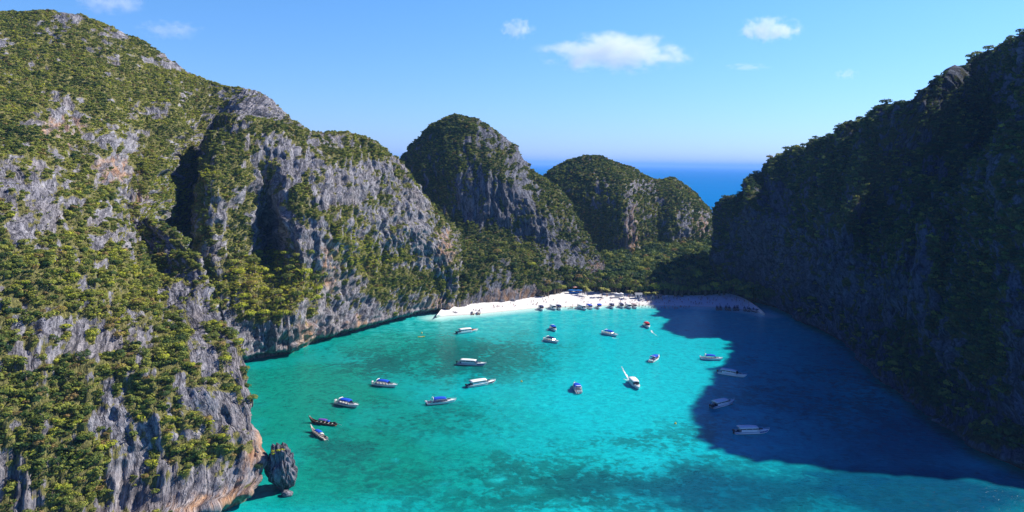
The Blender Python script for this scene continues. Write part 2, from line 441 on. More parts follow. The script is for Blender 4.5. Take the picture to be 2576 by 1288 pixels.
H3 = [rows((960,780,440),(960,700,460),(960,620,480),(960,540,510),(970,470,540),(985,432,570)),
 rows((1060,785,432),(1060,720,450),(1060,640,470),(1050,520,505),(1045,430,540),(1050,347,575)),
 rows((1140,783),(1150,720,432),(1150,650,455),(1140,565,500),(1130,420,530),(1120,300,580)),
 rows((1210,772),(1220,710,439),(1220,640,462),(1210,572,500),(1210,430,525),(1200,305,580)),
 rows((1290,767),(1300,715,447),(1300,650,470),(1290,592,500),(1270,450,525),(1290,367,575)),
 rows((1350,755),(1365,715,460),(1370,665,478),(1360,612,500),(1340,510,520),(1345,437,565)),
 rows((1400,744),(1420,712,475),(1430,670,490),(1420,622,505),(1400,560,520),(1415,489,555)),
 rows((1440,735),(1460,705,490),(1480,680,500),(1480,652,510),(1465,602,522),(1465,572,545))]
d8 = rows((1484,726,500),(1510,702,505),(1520,690,512),(1520,672,520),(1508,652,530),(1498,637,545))
H3 += [d8, hidden(d8, (-4, 30)), hidden(d8, (-14, 70))]
H3_ROCK = [(1280,500,60,60),(1230,540,60,30),(1340,600,50,60),(1240,350,50,20),(1400,640,30,40),(1300,740,110,16),(1380,725,40,20),(1230,720,30,30),(1190,490,40,50),(1310,400,30,30),(1440,660,30,30),(1500,680,20,30),(1270,680,20,30)]
H3_GREEN = [(1200,640,80,50),(1300,640,60,40),(1170,700,60,40),(1350,690,50,20),(1120,320,50,20),(1420,690,40,14)]
H3_WARM = [(1330,742,110,18),(1120,780,20,20),(1400,735,40,14),(1500,690,18,30)]
hills['peak'] = hill('hill', H3, (0.05, 1.0), 1.0, 'pointed dark peak standing above the sunlit white beach', 'peak', rocks=H3_ROCK, greens=H3_GREEN, warms=H3_WARM, seed=3, bias=0.08, notch=1.5, shade_tone=0.5, amp=0.9)

H5 = [rows((1300,640,600),(1310,590,612),(1320,540,630),(1330,500,655),(1345,462,690)),
 rows((1400,652,595),(1400,590,605),(1395,530,622),(1395,470,645),(1400,422,685)),
 rows((1480,657,595),(1480,590,606),(1480,520,620),(1480,450,645),(1480,393,690)),
 rows((1560,652,598),(1560,580,605),(1555,510,617),(1550,455,643),(1545,406,690)),
 rows((1592,647,604),(1592,580,612),(1590,520,626),(1590,465,653),(1595,426,695)),
 rows((1650,634,640),(1650,580,648),(1650,530,660),(1650,490,676),(1650,455,705)),
 rows((1700,627,645),(1700,575,652),(1700,530,664),(1700,490,685),(1700,450,720)),
 rows((1755,620,660),(1755,580,668),(1755,550,680),(1755,520,698),(1753,493,725))]
e8 = rows((1790,612,675),(1796,590,680),(1800,572,690),(1800,562,705),(1797,550,728))
H5 += [e8, hidden(e8, (6, 40)), hidden(e8, (0, 90))]
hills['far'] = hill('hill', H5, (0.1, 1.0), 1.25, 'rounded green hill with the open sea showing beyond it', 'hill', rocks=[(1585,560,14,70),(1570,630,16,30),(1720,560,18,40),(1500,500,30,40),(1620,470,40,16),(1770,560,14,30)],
  greens=[(1480,560,60,60),(1660,600,40,40)], warms=[(1590,600,20,60),(1765,570,20,40)], seed=4, bias=0.22, shade_tone=0.2, notch=0.0, nearwater=False, amp=0.9)

k1 = rows((1830,746),(1812,690,485),(1806,630,492),(1808,592,498),(1815,557,505),(1832,517,514))
H6 = [hidden(k1, (30, 80)), hidden(k1, (8, 30)), k1,
 rows((1870,758),(1870,690,470),(1868,620,476),(1868,560,484),(1868,515,494),(1868,474,545)),
 rows((1930,775),(1925,700,452),(1920,620,460),(1918,540,472),(1915,480,500),(1910,424,560)),
 rows((2000,808),(1995,720,418),(1990,630,430),(1988,540,445),(1985,450,490),(1985,387,550)),
 rows((2060,840),(2060,740,388),(2058,640,400),(2055,540,418),(2060,430,450),(2065,342,495)),
 rows((2120,878),(2125,760,360),(2128,650,374),(2130,540,393),(2140,420,425),(2165,302,472)),
 rows((2165,925),(2185,790,334),(2195,660,350),(2210,540,392),(2235,400,412),(2270,260,435)),
 rows((2220,978),(2250,830,310),(2270,690,326),(2300,560,362),(2330,400,408),(2365,190,446)),
 rows((2300,1042),(2330,880,282),(2350,730,298),(2390,540,330),(2410,400,394),(2430,162,482)),
 rows((2345,1070),(2375,910,270),(2400,745,288),(2430,550,326),(2448,400,400),(2462,142,490)),
 rows((2380,1096),(2410,940,258),(2440,760,280),(2470,560,334),(2500,380,400),(2530,112,455)),
 rows((2460,1150),(2500,980,240),(2530,790,265),(2570,560,292),(2600,380,312),(2640,52,340)),
 rows((2576,1203),(2640,1020,222),(2660,800,260),(2680,560,282),(2700,380,298),(2770,-40,316)),
 rows((2720,1270),(2800,1060,215),(2840,820,260),(2860,580,270),(2890,380,284),(2950,-80,300))]
hills['shaded'] = hill('hill', H6, (0.93, 0.37), 1.0, 'high shaded cliff wall topped with trees along its sloping skyline', 'cliff', seed=5, bias=0.10, shade_tone=0.85, big=9.0, amp=0.9,
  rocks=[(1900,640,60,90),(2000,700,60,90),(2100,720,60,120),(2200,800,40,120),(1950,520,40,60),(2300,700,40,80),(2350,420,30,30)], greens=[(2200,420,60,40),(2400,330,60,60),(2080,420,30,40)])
H7 = [rows((2290,1040),(2325,900,288),(2345,760,304),(2370,620,326),(2385,500,352)),
 rows((2390,1104),(2410,950,252),(2420,780,268),(2430,610,294),(2437,446,330)),
 rows((2470,1154),(2490,1000,232),(2500,800,250),(2500,600,275),(2500,337,315)),
 rows((2560,1196),(2570,1030,215),(2575,820,236),(2578,600,262),(2576,252,308)),
 rows((2680,1250),(2680,1070,200),(2690,850,222),(2700,560,262),(2700,80,314)),
 rows((2850,1330),(2850,1120,185),(2860,870,212),(2870,600,245),(2880,-40,305)),
 rows((3050,1420),(3050,1200,172),(3080,900,205),(3100,600,240),(3120,20,282)),
 rows((3250,1500),(3260,1300,165),(3300,1000,195),(3320,800,220),(3330,300,252))]
hills['spur'] = hill('hill', H7, (0.95, 0.31), 1.0, 'dark steep spur falling straight into the shaded water', 'cliff', seed=6, bias=0.12, shade_tone=0.85, big=5.0,
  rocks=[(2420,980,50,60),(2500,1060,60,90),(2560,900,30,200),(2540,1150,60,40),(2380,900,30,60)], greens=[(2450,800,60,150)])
for k, h in hills.items():
    print('HILL', k, h['G'].shape, 'zmax', round(float(h['G'][..., 2].max()), 1))
# ------------------------------------------------------------------ shrubs that carpet the rock
def leaf_mat(name):
    n = N(name)
    t = n.attr('tint'); g = n.attr('leafy')
    col = n.ramp(t, [(0.0, (0.032, 0.075, 0.045)), (0.25, (0.10, 0.165, 0.045)), (0.45, (0.29, 0.325, 0.072)), (0.62, (0.46, 0.46, 0.09)), (0.78, (0.63, 0.65, 0.055)), (0.9, (0.66, 0.58, 0.09)), (1.0, (0.36, 0.24, 0.11))])
    col = n.mix(g, n.mix(1.0, col, (0.72, 0.76, 0.72), 'MULTIPLY'), col)
    b = n.n('BsdfPrincipled'); b.inputs['Roughness'].default_value = 0.7; b.inputs['Specular IOR Level'].default_value = 0.12
    n.l(col, b.inputs['Base Color'])
    tr = n.n('BsdfTranslucent'); n.l(col, tr.inputs['Color'])
    ms = n.n('MixShader'); ms.inputs[0].default_value = 0.36
    n.l(b.outputs[0], ms.inputs[1]); n.l(tr.outputs[0], ms.inputs[2]); n.l(ms.outputs[0], n.out.inputs['Surface'])
    return n.m
LEAF = leaf_mat("leaves")

def clump(nq, lobes, size, seed, flat=0.8, jit=0.42):
    """leaf clumps over several lobes: quads (nq,4,3) in a unit crown standing on z = 0"""
    r = np.random.RandomState(seed)
    cs = []
    for k in range(lobes):
        a = 2 * math.pi * (k + r.rand() * 0.6) / lobes
        d = 0.0 if k == 0 else 0.30 + 0.30 * r.rand()
        cs.append((d * math.cos(a), d * math.sin(a), 0.42 + 0.38 * r.rand() * flat, 0.42 + 0.22 * r.rand()))
    cs = np.array(cs)
    pts, nrm = [], []
    while len(pts) < nq:
        k = r.randint(lobes)
        v = r.normal(size=3); v /= np.linalg.norm(v)
        if v[2] < -0.45: continue
        p = cs[k, :3] + v * cs[k, 3] * (0.92 + 0.16 * r.rand()) * np.array([1, 1, flat])
        if any(np.sum(((p - c[:3]) / np.array([1, 1, flat])) ** 2) < (0.80 * c[3]) ** 2 for c in cs): continue
        pts.append(p); nrm.append(v)
    pts, nrm = np.array(pts), np.array(nrm)
    nrm = nrm + r.normal(size=nrm.shape) * jit * 0.6
    nrm /= np.linalg.norm(nrm, axis=1)[:, None]
    t = np.cross(nrm, r.normal(size=nrm.shape)); t /= np.linalg.norm(t, axis=1)[:, None]
    b = np.cross(nrm, t)
    s = size * (0.7 + 0.7 * r.rand(nq))[:, None]
    s2 = s * (0.55 + 0.4 * r.rand(nq))[:, None]
    return np.stack([pts - t * s, pts + b * s2 * 0.9, pts + t * s, pts - b * s2], 1)
SHRUB_FINE = [clump(120, 4, 0.17, 100 + k) for k in range(6)]
SHRUB_MID = [clump(60, 4, 0.24, 120 + k) for k in range(6)]
SHRUB_FAR = [clump(30, 3, 0.34, 140 + k) for k in range(6)]

def clumps_mesh(name, pos, nrm, size, tint, templates, squash=0.72, seed=0):
    r = np.random.RandomState(seed)
    idx = r.randint(len(templates), size=len(pos))
    V, T, L = [], [], []
    for k, q in enumerate(templates):
        sel = np.where(idx == k)[0]
        if not len(sel): continue
        a = r.rand(len(sel)) * 2 * math.pi
        ca, sa = np.cos(a), np.sin(a)
        s = size[sel]
        x = (q[None, :, :, 0] * ca[:, None, None] - q[None, :, :, 1] * sa[:, None, None])
        y = (q[None, :, :, 0] * sa[:, None, None] + q[None, :, :, 1] * ca[:, None, None])
        z = np.broadcast_to(q[None, :, :, 2], x.shape) - 0.25
        st = (0.8 + 0.5 * r.rand(len(sel)))[:, None, None] * squash
        v = np.stack([x, y, z * st], -1) * s[:, None, None, None]
        # lean out of the slope
        v = v + (nrm[sel][:, None, None, :] * np.array([1, 1, 0.3])) * (s[:, None, None] * 0.55 * (q[None, :, :, 2]))[..., None]
        v = v + pos[sel][:, None, None, :]
        V.append(v.reshape(-1, 3))
        T.append(np.repeat(tint[sel], q.shape[0] * 4))
        L.append(np.repeat(r.rand(len(sel) * q.shape[0]), 4))
    V = np.concatenate(V)
    F = np.arange(len(V)).reshape(-1, 4)
    return np_mesh(name, V, F, [LEAF], False, {'tint': np.clip(np.concatenate(T), 0, 1), 'leafy': np.concatenate(L)})

def scatter(h, density, smin, smax, thr=0.5, seed=0, zmin=5.0):
    """shrub positions on the visible front of a hill, thick where the slope holds soil"""
    r = np.random.RandomState(500 + seed)
    G, nn, vg = h['G'], h['n'], h['veg']
    m = min(h['nfront'], G.shape[1] - 1)
    a = G[:-1, :m][:, :-1] if m == G.shape[1] else G[:-1, :m]
    b, c, d = G[1:, :m], G[1:, 1:m + 1], G[:-1, 1:m + 1]
    area = 0.5 * np.linalg.norm(np.cross(c - a, d - b), axis=2)
    v = vg[:-1, :m]
    n = nn[:-1, :m]
    view = CAMP - a
    dist = np.linalg.norm(view, axis=2)
    facing = np.sum(n * view, 2) / dist
    px, py = proj(a.reshape(-1, 3)); px = px.reshape(dist.shape); py = py.reshape(dist.shape)
    near = (px > -260) & (px < 2840) & (py < 1420) & (facing > -0.22)
    prob = np.clip((v - thr) / 0.2 + 0.05, 0.0, 1.0) + 0.16 * np.clip((v + 0.05) / 0.25, 0, 1)
    prob[a[..., 2] < zmin] *= 0.03
    lam = area * density * prob * near * (1 + 0.9 * np.clip((dist - 240) / 120, 0, 1))
    cnt = r.poisson(lam)
    ii, jj = np.nonzero(cnt)
    rep = cnt[ii, jj]
    ii, jj = np.repeat(ii, rep), np.repeat(jj, rep)
    u, w = r.rand(len(ii), 1), r.rand(len(ii), 1)
    p = a[ii, jj] * (1 - u) * (1 - w) + b[ii, jj] * u * (1 - w) + c[ii, jj] * u * w + d[ii, jj] * (1 - u) * w
    k = r.rand(len(ii))
    s = smin + (smax - smin) * k ** 2.2
    s *= 1.0 - 0.34 * np.clip((dist[ii, jj] - 240) / 120, 0, 1)
    s *= 0.42 + 0.58 * np.clip((v[ii, jj] - thr + 0.1) / 0.35, 0, 1)
    return p, n[ii, jj], s, dist[ii, jj], px[ii, jj], py[ii, jj]
def tint_at(p, r, base, seed):
    t = base + 0.20 * fbm(p / 30 + seed, 2) + 0.22 * fbm(p / 7 + seed, 2) + r.normal(size=len(p)) * 0.13
    t = np.clip(t, 0.02, 0.93)
    t[r.rand(len(t)) < (0.05 if base > 0.25 else 0.0)] = 0.99
    return t
VEG = [('near', 0.62, 0.5, 1.5, 0.57, 0.45, 'low dense scrub and small bushes covering the grey limestone mountain'),
       ('second', 0.46, 0.6, 1.8, 0.54, 0.44, 'patchy scrub clinging to the broad grey cliff above the undercut'),
       ('peak', 0.34, 0.8, 2.1, 0.44, 0.30, 'dark green scrub on the pointed peak above the beach'),
       ('far', 0.26, 1.0, 2.5, 0.40, 0.30, 'dense green scrub on the rounded hill before the open sea'),
       ('shaded', 0.15, 1.2, 3.2, 0.46, 0.16, 'dark scrub and treetops covering the high shaded cliff'),  # here and on the spur, leaf tint lowered to paint in the shade
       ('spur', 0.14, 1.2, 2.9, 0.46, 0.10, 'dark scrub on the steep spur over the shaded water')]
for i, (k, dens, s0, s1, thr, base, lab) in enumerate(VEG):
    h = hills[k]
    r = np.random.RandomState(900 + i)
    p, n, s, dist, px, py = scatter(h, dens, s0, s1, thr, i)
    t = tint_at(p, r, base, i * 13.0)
    if k == 'second':
        t += 0.34 * np.clip(1.2 - ((px - 680) / 150) ** 2 - ((py - 720) / 80) ** 2, 0, 1) + 0.16 * np.clip(1.2 - ((px - 930) / 110) ** 2 - ((py - 620) / 90) ** 2, 0, 1)
    parts = []
    fine = (dist < 200) & (s > 0.9); far = (dist > 330) | (s < 0.55)
    groups = [(fine, SHRUB_FINE), (~fine & ~far, SHRUB_MID), (far, SHRUB_FAR)]
    me_all = [clumps_mesh("scrub", p[m], n[m], s[m], t[m], T, seed=i * 7 + j) for j, (m, T) in enumerate(groups) if m.sum()]
    bm = bmesh.new()
    root = bpy.data.objects.new("scrub", me_all[0] if len(me_all) == 1 else None)
    if len(me_all) > 1:
        tot_v, tot_a, tot_l = [], [], []
        for me in me_all:
            co = np.empty(len(me.vertices) * 3, np.float32); me.vertices.foreach_get('co', co)
            ta = np.empty(len(me.vertices), np.float32); me.attributes['tint'].data.foreach_get('value', ta)
            la = np.empty(len(me.vertices), np.float32); me.attributes['leafy'].data.foreach_get('value', la)
            tot_v.append(co.reshape(-1, 3)); tot_a.append(ta); tot_l.append(la)
        Vv = np.concatenate(tot_v)
        mm = np_mesh("scrub", Vv, np.arange(len(Vv)).reshape(-1, 4), [LEAF], False, {'tint': np.concatenate(tot_a), 'leafy': np.concatenate(tot_l)})
        for me in me_all: bpy.data.meshes.remove(me)
        root = bpy.data.objects.new("scrub", mm)
    bm.free()
    link(root); tag(root, lab, 'scrub', kind='stuff')
    print('VEG', k, len(p), 'faces', len(root.data.polygons))
# ------------------------------------------------------------------ sea
BEACH = [(1098,799,794),(1120,796,783),(1160,793,777),(1200,790,771),(1250,785,767),(1300,780,762),(1350,775,755),(1400,773,744),(1440,772,735),(1500,770,739),(1560,769,743),(1620,768.5,747),(1680,770,749),(1740,771,750),(1800,773,748),(1840,775.5,744),(1880,782,757),(1908,787,774),(1924,792,788)]
BW = np.array([W(a, b) for a, b, c in BEACH])
BB = np.array([W(a, c, 2.2) for a, b, c in BEACH])
def poly_dist(p, line):
    best = np.full(len(p), 1e9)
    for a, b in zip(line[:-1, :2], line[1:, :2]):
        ab = b - a
        t = np.clip(((p[:, :2] - a) @ ab) / (ab @ ab), 0, 1)
        best = np.minimum(best, np.linalg.norm(p[:, :2] - a - t[:, None] * ab, axis=1))
    return best
def axis(lo, hi, step, far_lo, far_hi):
    mid = np.arange(lo, hi + step, step)
    up = hi + np.cumsum(step * 1.35 ** np.arange(1, 40)); up = up[up < far_hi]
    dn = lo - np.cumsum(step * 1.35 ** np.arange(1, 40)); dn = dn[dn > far_lo]
    return np.concatenate([[far_lo], dn[::-1], mid, up, [far_hi]])
xs = axis(-200, 330, 2.5, -60000, 60000); ys = axis(120, 560, 2.5, -400, 70000)
gx, gy = np.meshgrid(xs, ys, indexing='ij')
sv = np.stack([gx.ravel(), gy.ravel(), np.zeros(gx.size)], 1)
spx, spy = proj(sv)
front = sv[:, 1] > 60
nzs = fbm(sv * np.array([1, 1, 0]) / 24 + 3.3, 3)
def sblob(bl):
    m = np.zeros(len(sv))
    for x, y, rx, ry, w in bl:
        m = np.maximum(m, w * np.clip(1.35 - np.sqrt(((spx - x) / rx) ** 2 + ((spy - y) / ry) ** 2) + nzs * 0.5, 0, 1))
    return m * front
reef = sblob([(1240,905,190,62,1.0),(1130,870,120,40,.8),(960,910,110,40,.95),(1060,905,100,40,.6),(860,1150,110,60,.7),(820,1120,40,20,.9),(1000,1060,180,60,.35),(1150,1060,120,40,.4),(1480,1230,330,70,1.0),(1300,1200,160,70,.75),(1750,1230,260,80,1.0),(1950,1240,250,70,.9),(2200,1260,200,60,.7),(1750,1080,120,50,.45),(1900,1010,180,60,.4),(2150,1000,200,90,.5),(1640,1110,160,40,.5),(1000,1210,160,70,.5),(1880,905,40,14,.5)])
teal = sblob([(760,1000,420,200,1.0),(900,1150,460,200,1.0),(980,880,330,90,.9),(1150,900,260,90,.7),(1250,1200,320,120,.5),(2000,1230,400,80,.25)])
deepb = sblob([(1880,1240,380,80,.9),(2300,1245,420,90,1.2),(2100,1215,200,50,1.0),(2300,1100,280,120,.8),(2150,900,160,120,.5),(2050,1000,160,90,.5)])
shal = np.clip(1 - poly_dist(sv, BW) / 16, 0, 1) * front
shal2 = np.clip(1 - poly_dist(sv, BW) / 75, 0, 1) * front
sandb = sblob([(1560,1240,30,10,1),(1690,1252,40,9,1),(1330,1235,34,12,1),(1250,1205,24,10,1),(1420,1262,30,9,1),(1840,1180,40,10,.8),(1120,1225,26,10,.8),(1010,1150,30,12,.7),(1520,950,260,120,.7),(1650,1010,180,70,.6),(1990,1190,110,30,1.0),(1340,990,130,50,.6),(1420,1060,160,40,.45),(1760,900,120,30,.4),(2050,910,60,14,.4)])
openb = np.clip((sv[:, 1] - 640) / 60, 0, 1)
openb = np.maximum(openb, np.clip((120 - sv[:, 1]) / 60, 0, 1))
openb = np.maximum(openb, np.clip((np.abs(sv[:, 0] - 50) - 320) / 60, 0, 1))
def sea_mat():
    n = N("sea_water")
    A = {k: n.attr(k) for k in ('reef', 'teal', 'deepb', 'shal', 'shal2', 'sandb', 'openb')}
    w1 = n.noise(0.055, 5.0, 0.6, dist=0.8); w2 = n.noise(0.17, 5.0, 0.62, dist=0.6); w3 = n.noise(0.42, 5.0, 0.62, dist=0.5)
    col = n.mix(n.math('MULTIPLY', A['teal'], 0.95), (0.003, 0.45, 0.49), (0.002, 0.225, 0.16))
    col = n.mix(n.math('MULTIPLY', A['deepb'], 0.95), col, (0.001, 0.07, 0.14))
    col = n.mix(n.math('MULTIPLY', A['shal2'], n.step(w2, 0.40, 0.68)), col, (0.07, 0.62, 0.58))
    # reef and weed on the bottom
    rsum = n.math('ADD', n.math('MULTIPLY', w1, 0.40), n.math('ADD', n.math('MULTIPLY', w2, 0.45), n.math('MULTIPLY', w3, 0.50)))
    rm = n.step(n.math('ADD', rsum, n.math('MULTIPLY', A['reef'], 0.17)), 0.68, 0.82)
    rm = n.math('MULTIPLY', rm, n.math('ADD', 0.50, n.math('MULTIPLY', A['reef'], 0.46)))
    rm = n.math('MULTIPLY', rm, n.math('SUBTRACT', 1.0, n.math('MULTIPLY', A['shal2'], 0.85)), clamp=True)
    rm = n.math('MULTIPLY', rm, n.math('SUBTRACT', 1.0, n.math('MULTIPLY', A['sandb'], 0.6)), clamp=True)
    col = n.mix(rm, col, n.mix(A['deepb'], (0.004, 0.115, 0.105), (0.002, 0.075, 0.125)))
    # bare sand between the reefs
    sm = n.math('MULTIPLY', n.step(n.math('ADD', n.math('MULTIPLY', w2, 0.6), n.math('MULTIPLY', w1, 0.4)), 0.50, 0.66), n.math('MULTIPLY', A['sandb'], 0.8), clamp=True)
    sm = n.math('MULTIPLY', sm, n.math('SUBTRACT', 1.0, n.math('MULTIPLY', A['deepb'], 0.75)), clamp=True)
    col = n.mix(sm, col, (0.015, 0.68, 0.68))
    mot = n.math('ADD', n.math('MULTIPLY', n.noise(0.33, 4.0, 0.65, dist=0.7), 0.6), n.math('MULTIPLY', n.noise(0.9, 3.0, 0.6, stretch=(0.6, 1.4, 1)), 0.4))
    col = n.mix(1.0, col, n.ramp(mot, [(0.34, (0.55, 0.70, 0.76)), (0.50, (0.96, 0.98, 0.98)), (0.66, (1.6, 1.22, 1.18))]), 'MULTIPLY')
    col = n.mix(n.step(A['shal'], 0.15, 1.0), col, (0.50, 0.80, 0.74))
    far = n.mix(n.noise(0.004, 4.0), (0.0, 0.14, 0.40), (0.004, 0.18, 0.48))
    col = n.mix(A['openb'], col, far)
    wv = n.math('ADD', n.noise(0.55, 4.0, 0.6, stretch=(0.7, 1.5, 1)), n.math('MULTIPLY', n.noise(1.9, 3.0, 0.6), 0.4))
    m = n.surf(col, 0.16, 0.16, n.bump(wv, 0.5, 0.55), ior=1.33)
    pb = next(x for x in n.t.nodes if x.type == 'BSDF_PRINCIPLED')
    n.l(n.math('SUBTRACT', 0.16, n.math('MULTIPLY', A['openb'], 0.16)), pb.inputs['Specular IOR Level'])
    return m
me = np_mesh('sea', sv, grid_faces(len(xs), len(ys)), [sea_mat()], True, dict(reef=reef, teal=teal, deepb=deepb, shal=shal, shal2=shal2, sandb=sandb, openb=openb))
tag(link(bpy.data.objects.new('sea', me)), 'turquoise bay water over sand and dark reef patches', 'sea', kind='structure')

# ------------------------------------------------------------------ beach and the valley floor behind it
def sand_mat():
    n = N("white_sand")
    f = n.noise(0.35, 5.0, 0.6); g = n.noise(2.2, 3.0)
    wet = n.step(n.math('ADD', n.attr('wet'), n.math('MULTIPLY', n.math('SUBTRACT', f, 0.5), 0.5)), 0.55, 0.95)
    col = n.ramp(n.math('ADD', n.math('MULTIPLY', f, 0.5), n.math('MULTIPLY', g, 0.5)), [(0.35, (0.70, 0.67, 0.64)), (0.6, (0.87, 0.85, 0.83))])
    col = n.mix(wet, col, (0.60, 0.57, 0.49))
    return n.surf(col, 0.85, 0.2, n.bump(g, 0.12, 0.5))
br = []
for w, b in zip(BW, BB):
    d = b - w
    br.append([w + np.array([0, -10, -1.2]), w + np.array([0, 0, 0.02]), w + d * 0.12 + np.array([0, 0, 0.35]), w + d * 0.55 + np.array([0, 0, 0.4]), b, b + np.array([1, 14, 0.5])])
br = np.array(br)
g1 = cr(br, [10] * (len(br) - 1)); g1 = np.swapaxes(cr(np.swapaxes(g1, 0, 1), [4, 5, 12, 12, 5]), 0, 1)
gp = g1.reshape(-1, 3).copy()
gp[:, 2] += 0.16 * fbm(gp / 5.0, 2) * np.clip(gp[:, 2], 0, 1)
wet = np.clip(1.15 - gp[:, 2] / 0.55, 0, 1)
tag(link(bpy.data.objects.new('beach', np_mesh('beach', gp, grid_faces(*g1.shape[:2]), [sand_mat()], True, {'wet': wet}))),
    'curved strip of dazzling white sand at the head of the bay', 'beach', kind='structure')
gr = []
for b in BB[6:]:
    q = b + np.array([0, 8, 0.4]); far_y = 780
    gr.append([q] + [np.array([q[0] + (t * 40), q[1] + (far_y - q[1]) * t, 2.6 + 13 * t]) for t in (0.15, 0.35, 0.6, 1.0)])
g2 = cr(np.array(gr), [6] * (len(gr) - 1)); g2 = np.swapaxes(cr(np.swapaxes(g2, 0, 1), [10, 14, 14, 10]), 0, 1)
gm = N("forest_soil")
gm.surf(gm.ramp(gm.noise(0.3, 4.0), [(0.3, (0.02, 0.028, 0.01)), (0.7, (0.07, 0.065, 0.03))]), 0.95, 0.1)
tag(link(bpy.data.objects.new('ground', np_mesh('ground', g2.reshape(-1, 3), grid_faces(*g2.shape[:2]), [gm.m], True))),
    'dark forest floor of the valley behind the beach', 'ground', kind='structure')

# ------------------------------------------------------------------ trees
def bark_mat():
    n = N("bark")
    return n.surf(n.ramp(n.noise(6.0, 4.0, coord='obj', stretch=(1, 1, 0.3)), [(0.3, (0.07, 0.05, 0.035)), (0.7, (0.22, 0.18, 0.14))]), 0.9, 0.1)
BARK = bark_mat()
def tube(bm, pts, rad, seg=6, mi=0):
    pts = [Vector(p) for p in pts]
    ringsv = []
    for k, p in enumerate(pts):
        d = (pts[min(k + 1, len(pts) - 1)] - pts[max(k - 1, 0)]).normalized()
        a = d.orthogonal().normalized(); b = d.cross(a)
        ringsv.append([bm.verts.new(p + (a * math.cos(2 * math.pi * i / seg) + b * math.sin(2 * math.pi * i / seg)) * rad[k]) for i in range(seg)])
    fs = []
    for r0, r1 in zip(ringsv[:-1], ringsv[1:]):
        for i in range(seg):
            fs.append(bm.faces.new((r0[i], r0[(i + 1) % seg], r1[(i + 1) % seg], r1[i])))
    fs.append(bm.faces.new(ringsv[0][::-1])); fs.append(bm.faces.new(ringsv[-1]))
    for f in fs: f.material_index = mi
    return fs
def bm_mesh(name, bm, mats, smooth=False):
    bmesh.ops.recalc_face_normals(bm, faces=bm.faces[:])
    me = bpy.data.meshes.new(name); bm.to_mesh(me); bm.free()
    for m in (mats if isinstance(mats, (list, tuple)) else [mats]): me.materials.append(m)
    if smooth: me.polygons.foreach_set('use_smooth', np.ones(len(me.polygons), dtype=bool))
    return me
def trunk_mesh(seed, h):
    r = random.Random(seed); bm = bmesh.new()
    x = y = 0; pts = [(0, 0, -0.6)]
    for k in range(1, 5):
        x += r.uniform(-.12, .12); y += r.uniform(-.12, .12); pts.append((x, y, h * k / 4))
    tube(bm, pts, [0.16, 0.14, 0.12, 0.10, 0.05])
    for k in range(5):
        a = r.random() * 6.28; z = h * r.uniform(0.5, 0.9); l = r.uniform(0.25, 0.5) * h
        p = Vector((x * z / h, y * z / h, z))
        tube(bm, [p, p + Vector((math.cos(a) * l * .6, math.sin(a) * l * .6, l * .35)), p + Vector((math.cos(a) * l, math.sin(a) * l, l * .8))], [0.07, 0.05, 0.02], 5)
    return bm_mesh("trunk", bm, BARK, True)
TINTS = {'dark green': 0.20, 'mid green': 0.38, 'olive green': 0.55, 'yellow green': 0.74, 'russet tinged': 0.97}
CROWNQ = [clump(300, 6, 0.115, 300 + k, flat=0.75) for k in range(5)]
CROWNM = {}
def crown_mesh(k, tn):
    if (k, tn) not in CROWNM:
        q = CROWNQ[k].reshape(-1, 3)
        r = np.random.RandomState(k + 50)
        t = np.repeat(np.clip(TINTS[tn] + r.normal(size=len(q) // 4) * 0.05, 0, 1), 4)
        CROWNM[(k, tn)] = np_mesh("crown", q, np.arange(len(q)).reshape(-1, 4), [LEAF], False, {'tint': t, 'leafy': np.repeat(r.rand(len(q) // 4), 4)})
    return CROWNM[(k, tn)]
TRUNKS = [trunk_mesh(k, 1.0) for k in range(3)]
def tree(pos, R, H, tn, label, group, cat='tree', name='tree'):
    t = empty(name, pos, random.uniform(0, 6.28))
    tag(t, label, cat, group)
    tr = link(bpy.data.objects.new('trunk', TRUNKS[random.randrange(3)]), t)
    tr.scale = (H * 0.85 * 0.8, H * 0.85 * 0.8, H * 0.85)
    c = link(bpy.data.objects.new('crown', crown_mesh(random.randrange(5), tn)), t)
    c.location = (0, 0, H * 0.30)
    c.scale = (R, R, H * 0.52)
    return t
bpy.context.view_layer.update()
DG = bpy.context.evaluated_depsgraph_get()
def seen(p, slack=3.0):
    d = Vector(p) - Vector(CAMP)
    L = d.length
    hit, loc, *_ = C.ray_cast(DG, Vector(CAMP), d.normalized(), distance=L)
    return (not hit) or (Vector(loc) - Vector(p)).length < slack
def spaced(cands, gap, n, test):
    out = []
    for c in cands:
        if len(out) >= n: break
        if any((c[0] - o[0]) ** 2 + (c[1] - o[1]) ** 2 + (c[2] - o[2]) ** 2 < gap * gap for o in out): continue
        if test(c): out.append(c)
    return out
def pick_tint(r, w):
    return r.choices(list(TINTS), w)[0]
rt = random.Random(5)
def hill_trees(key, n, gap, filt, weights, lab, group, R, seed):
    p, nn, s, dist, px, py = scatter(hills[key], 0.12, 1, 2, 0.5, seed)
    ok = filt(px, py, dist) & (px > 4) & (px < 2572) & (py > 4) & (py < 1284)
    idx = np.nonzero(ok)[0]; RS2 = np.random.RandomState(seed); RS2.shuffle(idx)
    for q in spaced([tuple(p[i]) for i in idx[:2500]], gap, n, lambda c: seen((c[0], c[1], c[2] + 1.2), 3.5)):
        tn = pick_tint(rt, weights)
        r0 = rt.uniform(*R)
        tree((q[0], q[1], q[2] - 0.3), r0, r0 * rt.uniform(1.35, 1.75), tn, lab % tn, group)
hill_trees('near', 90, 4.8, lambda x, y, d: (d < 250) & (y > 560), (3, 5, 6, 5, 1), '%s tree growing among grey rocks low on the patchy limestone mountain', 'trees on the limestone mountain', (1.1, 1.9), 21)
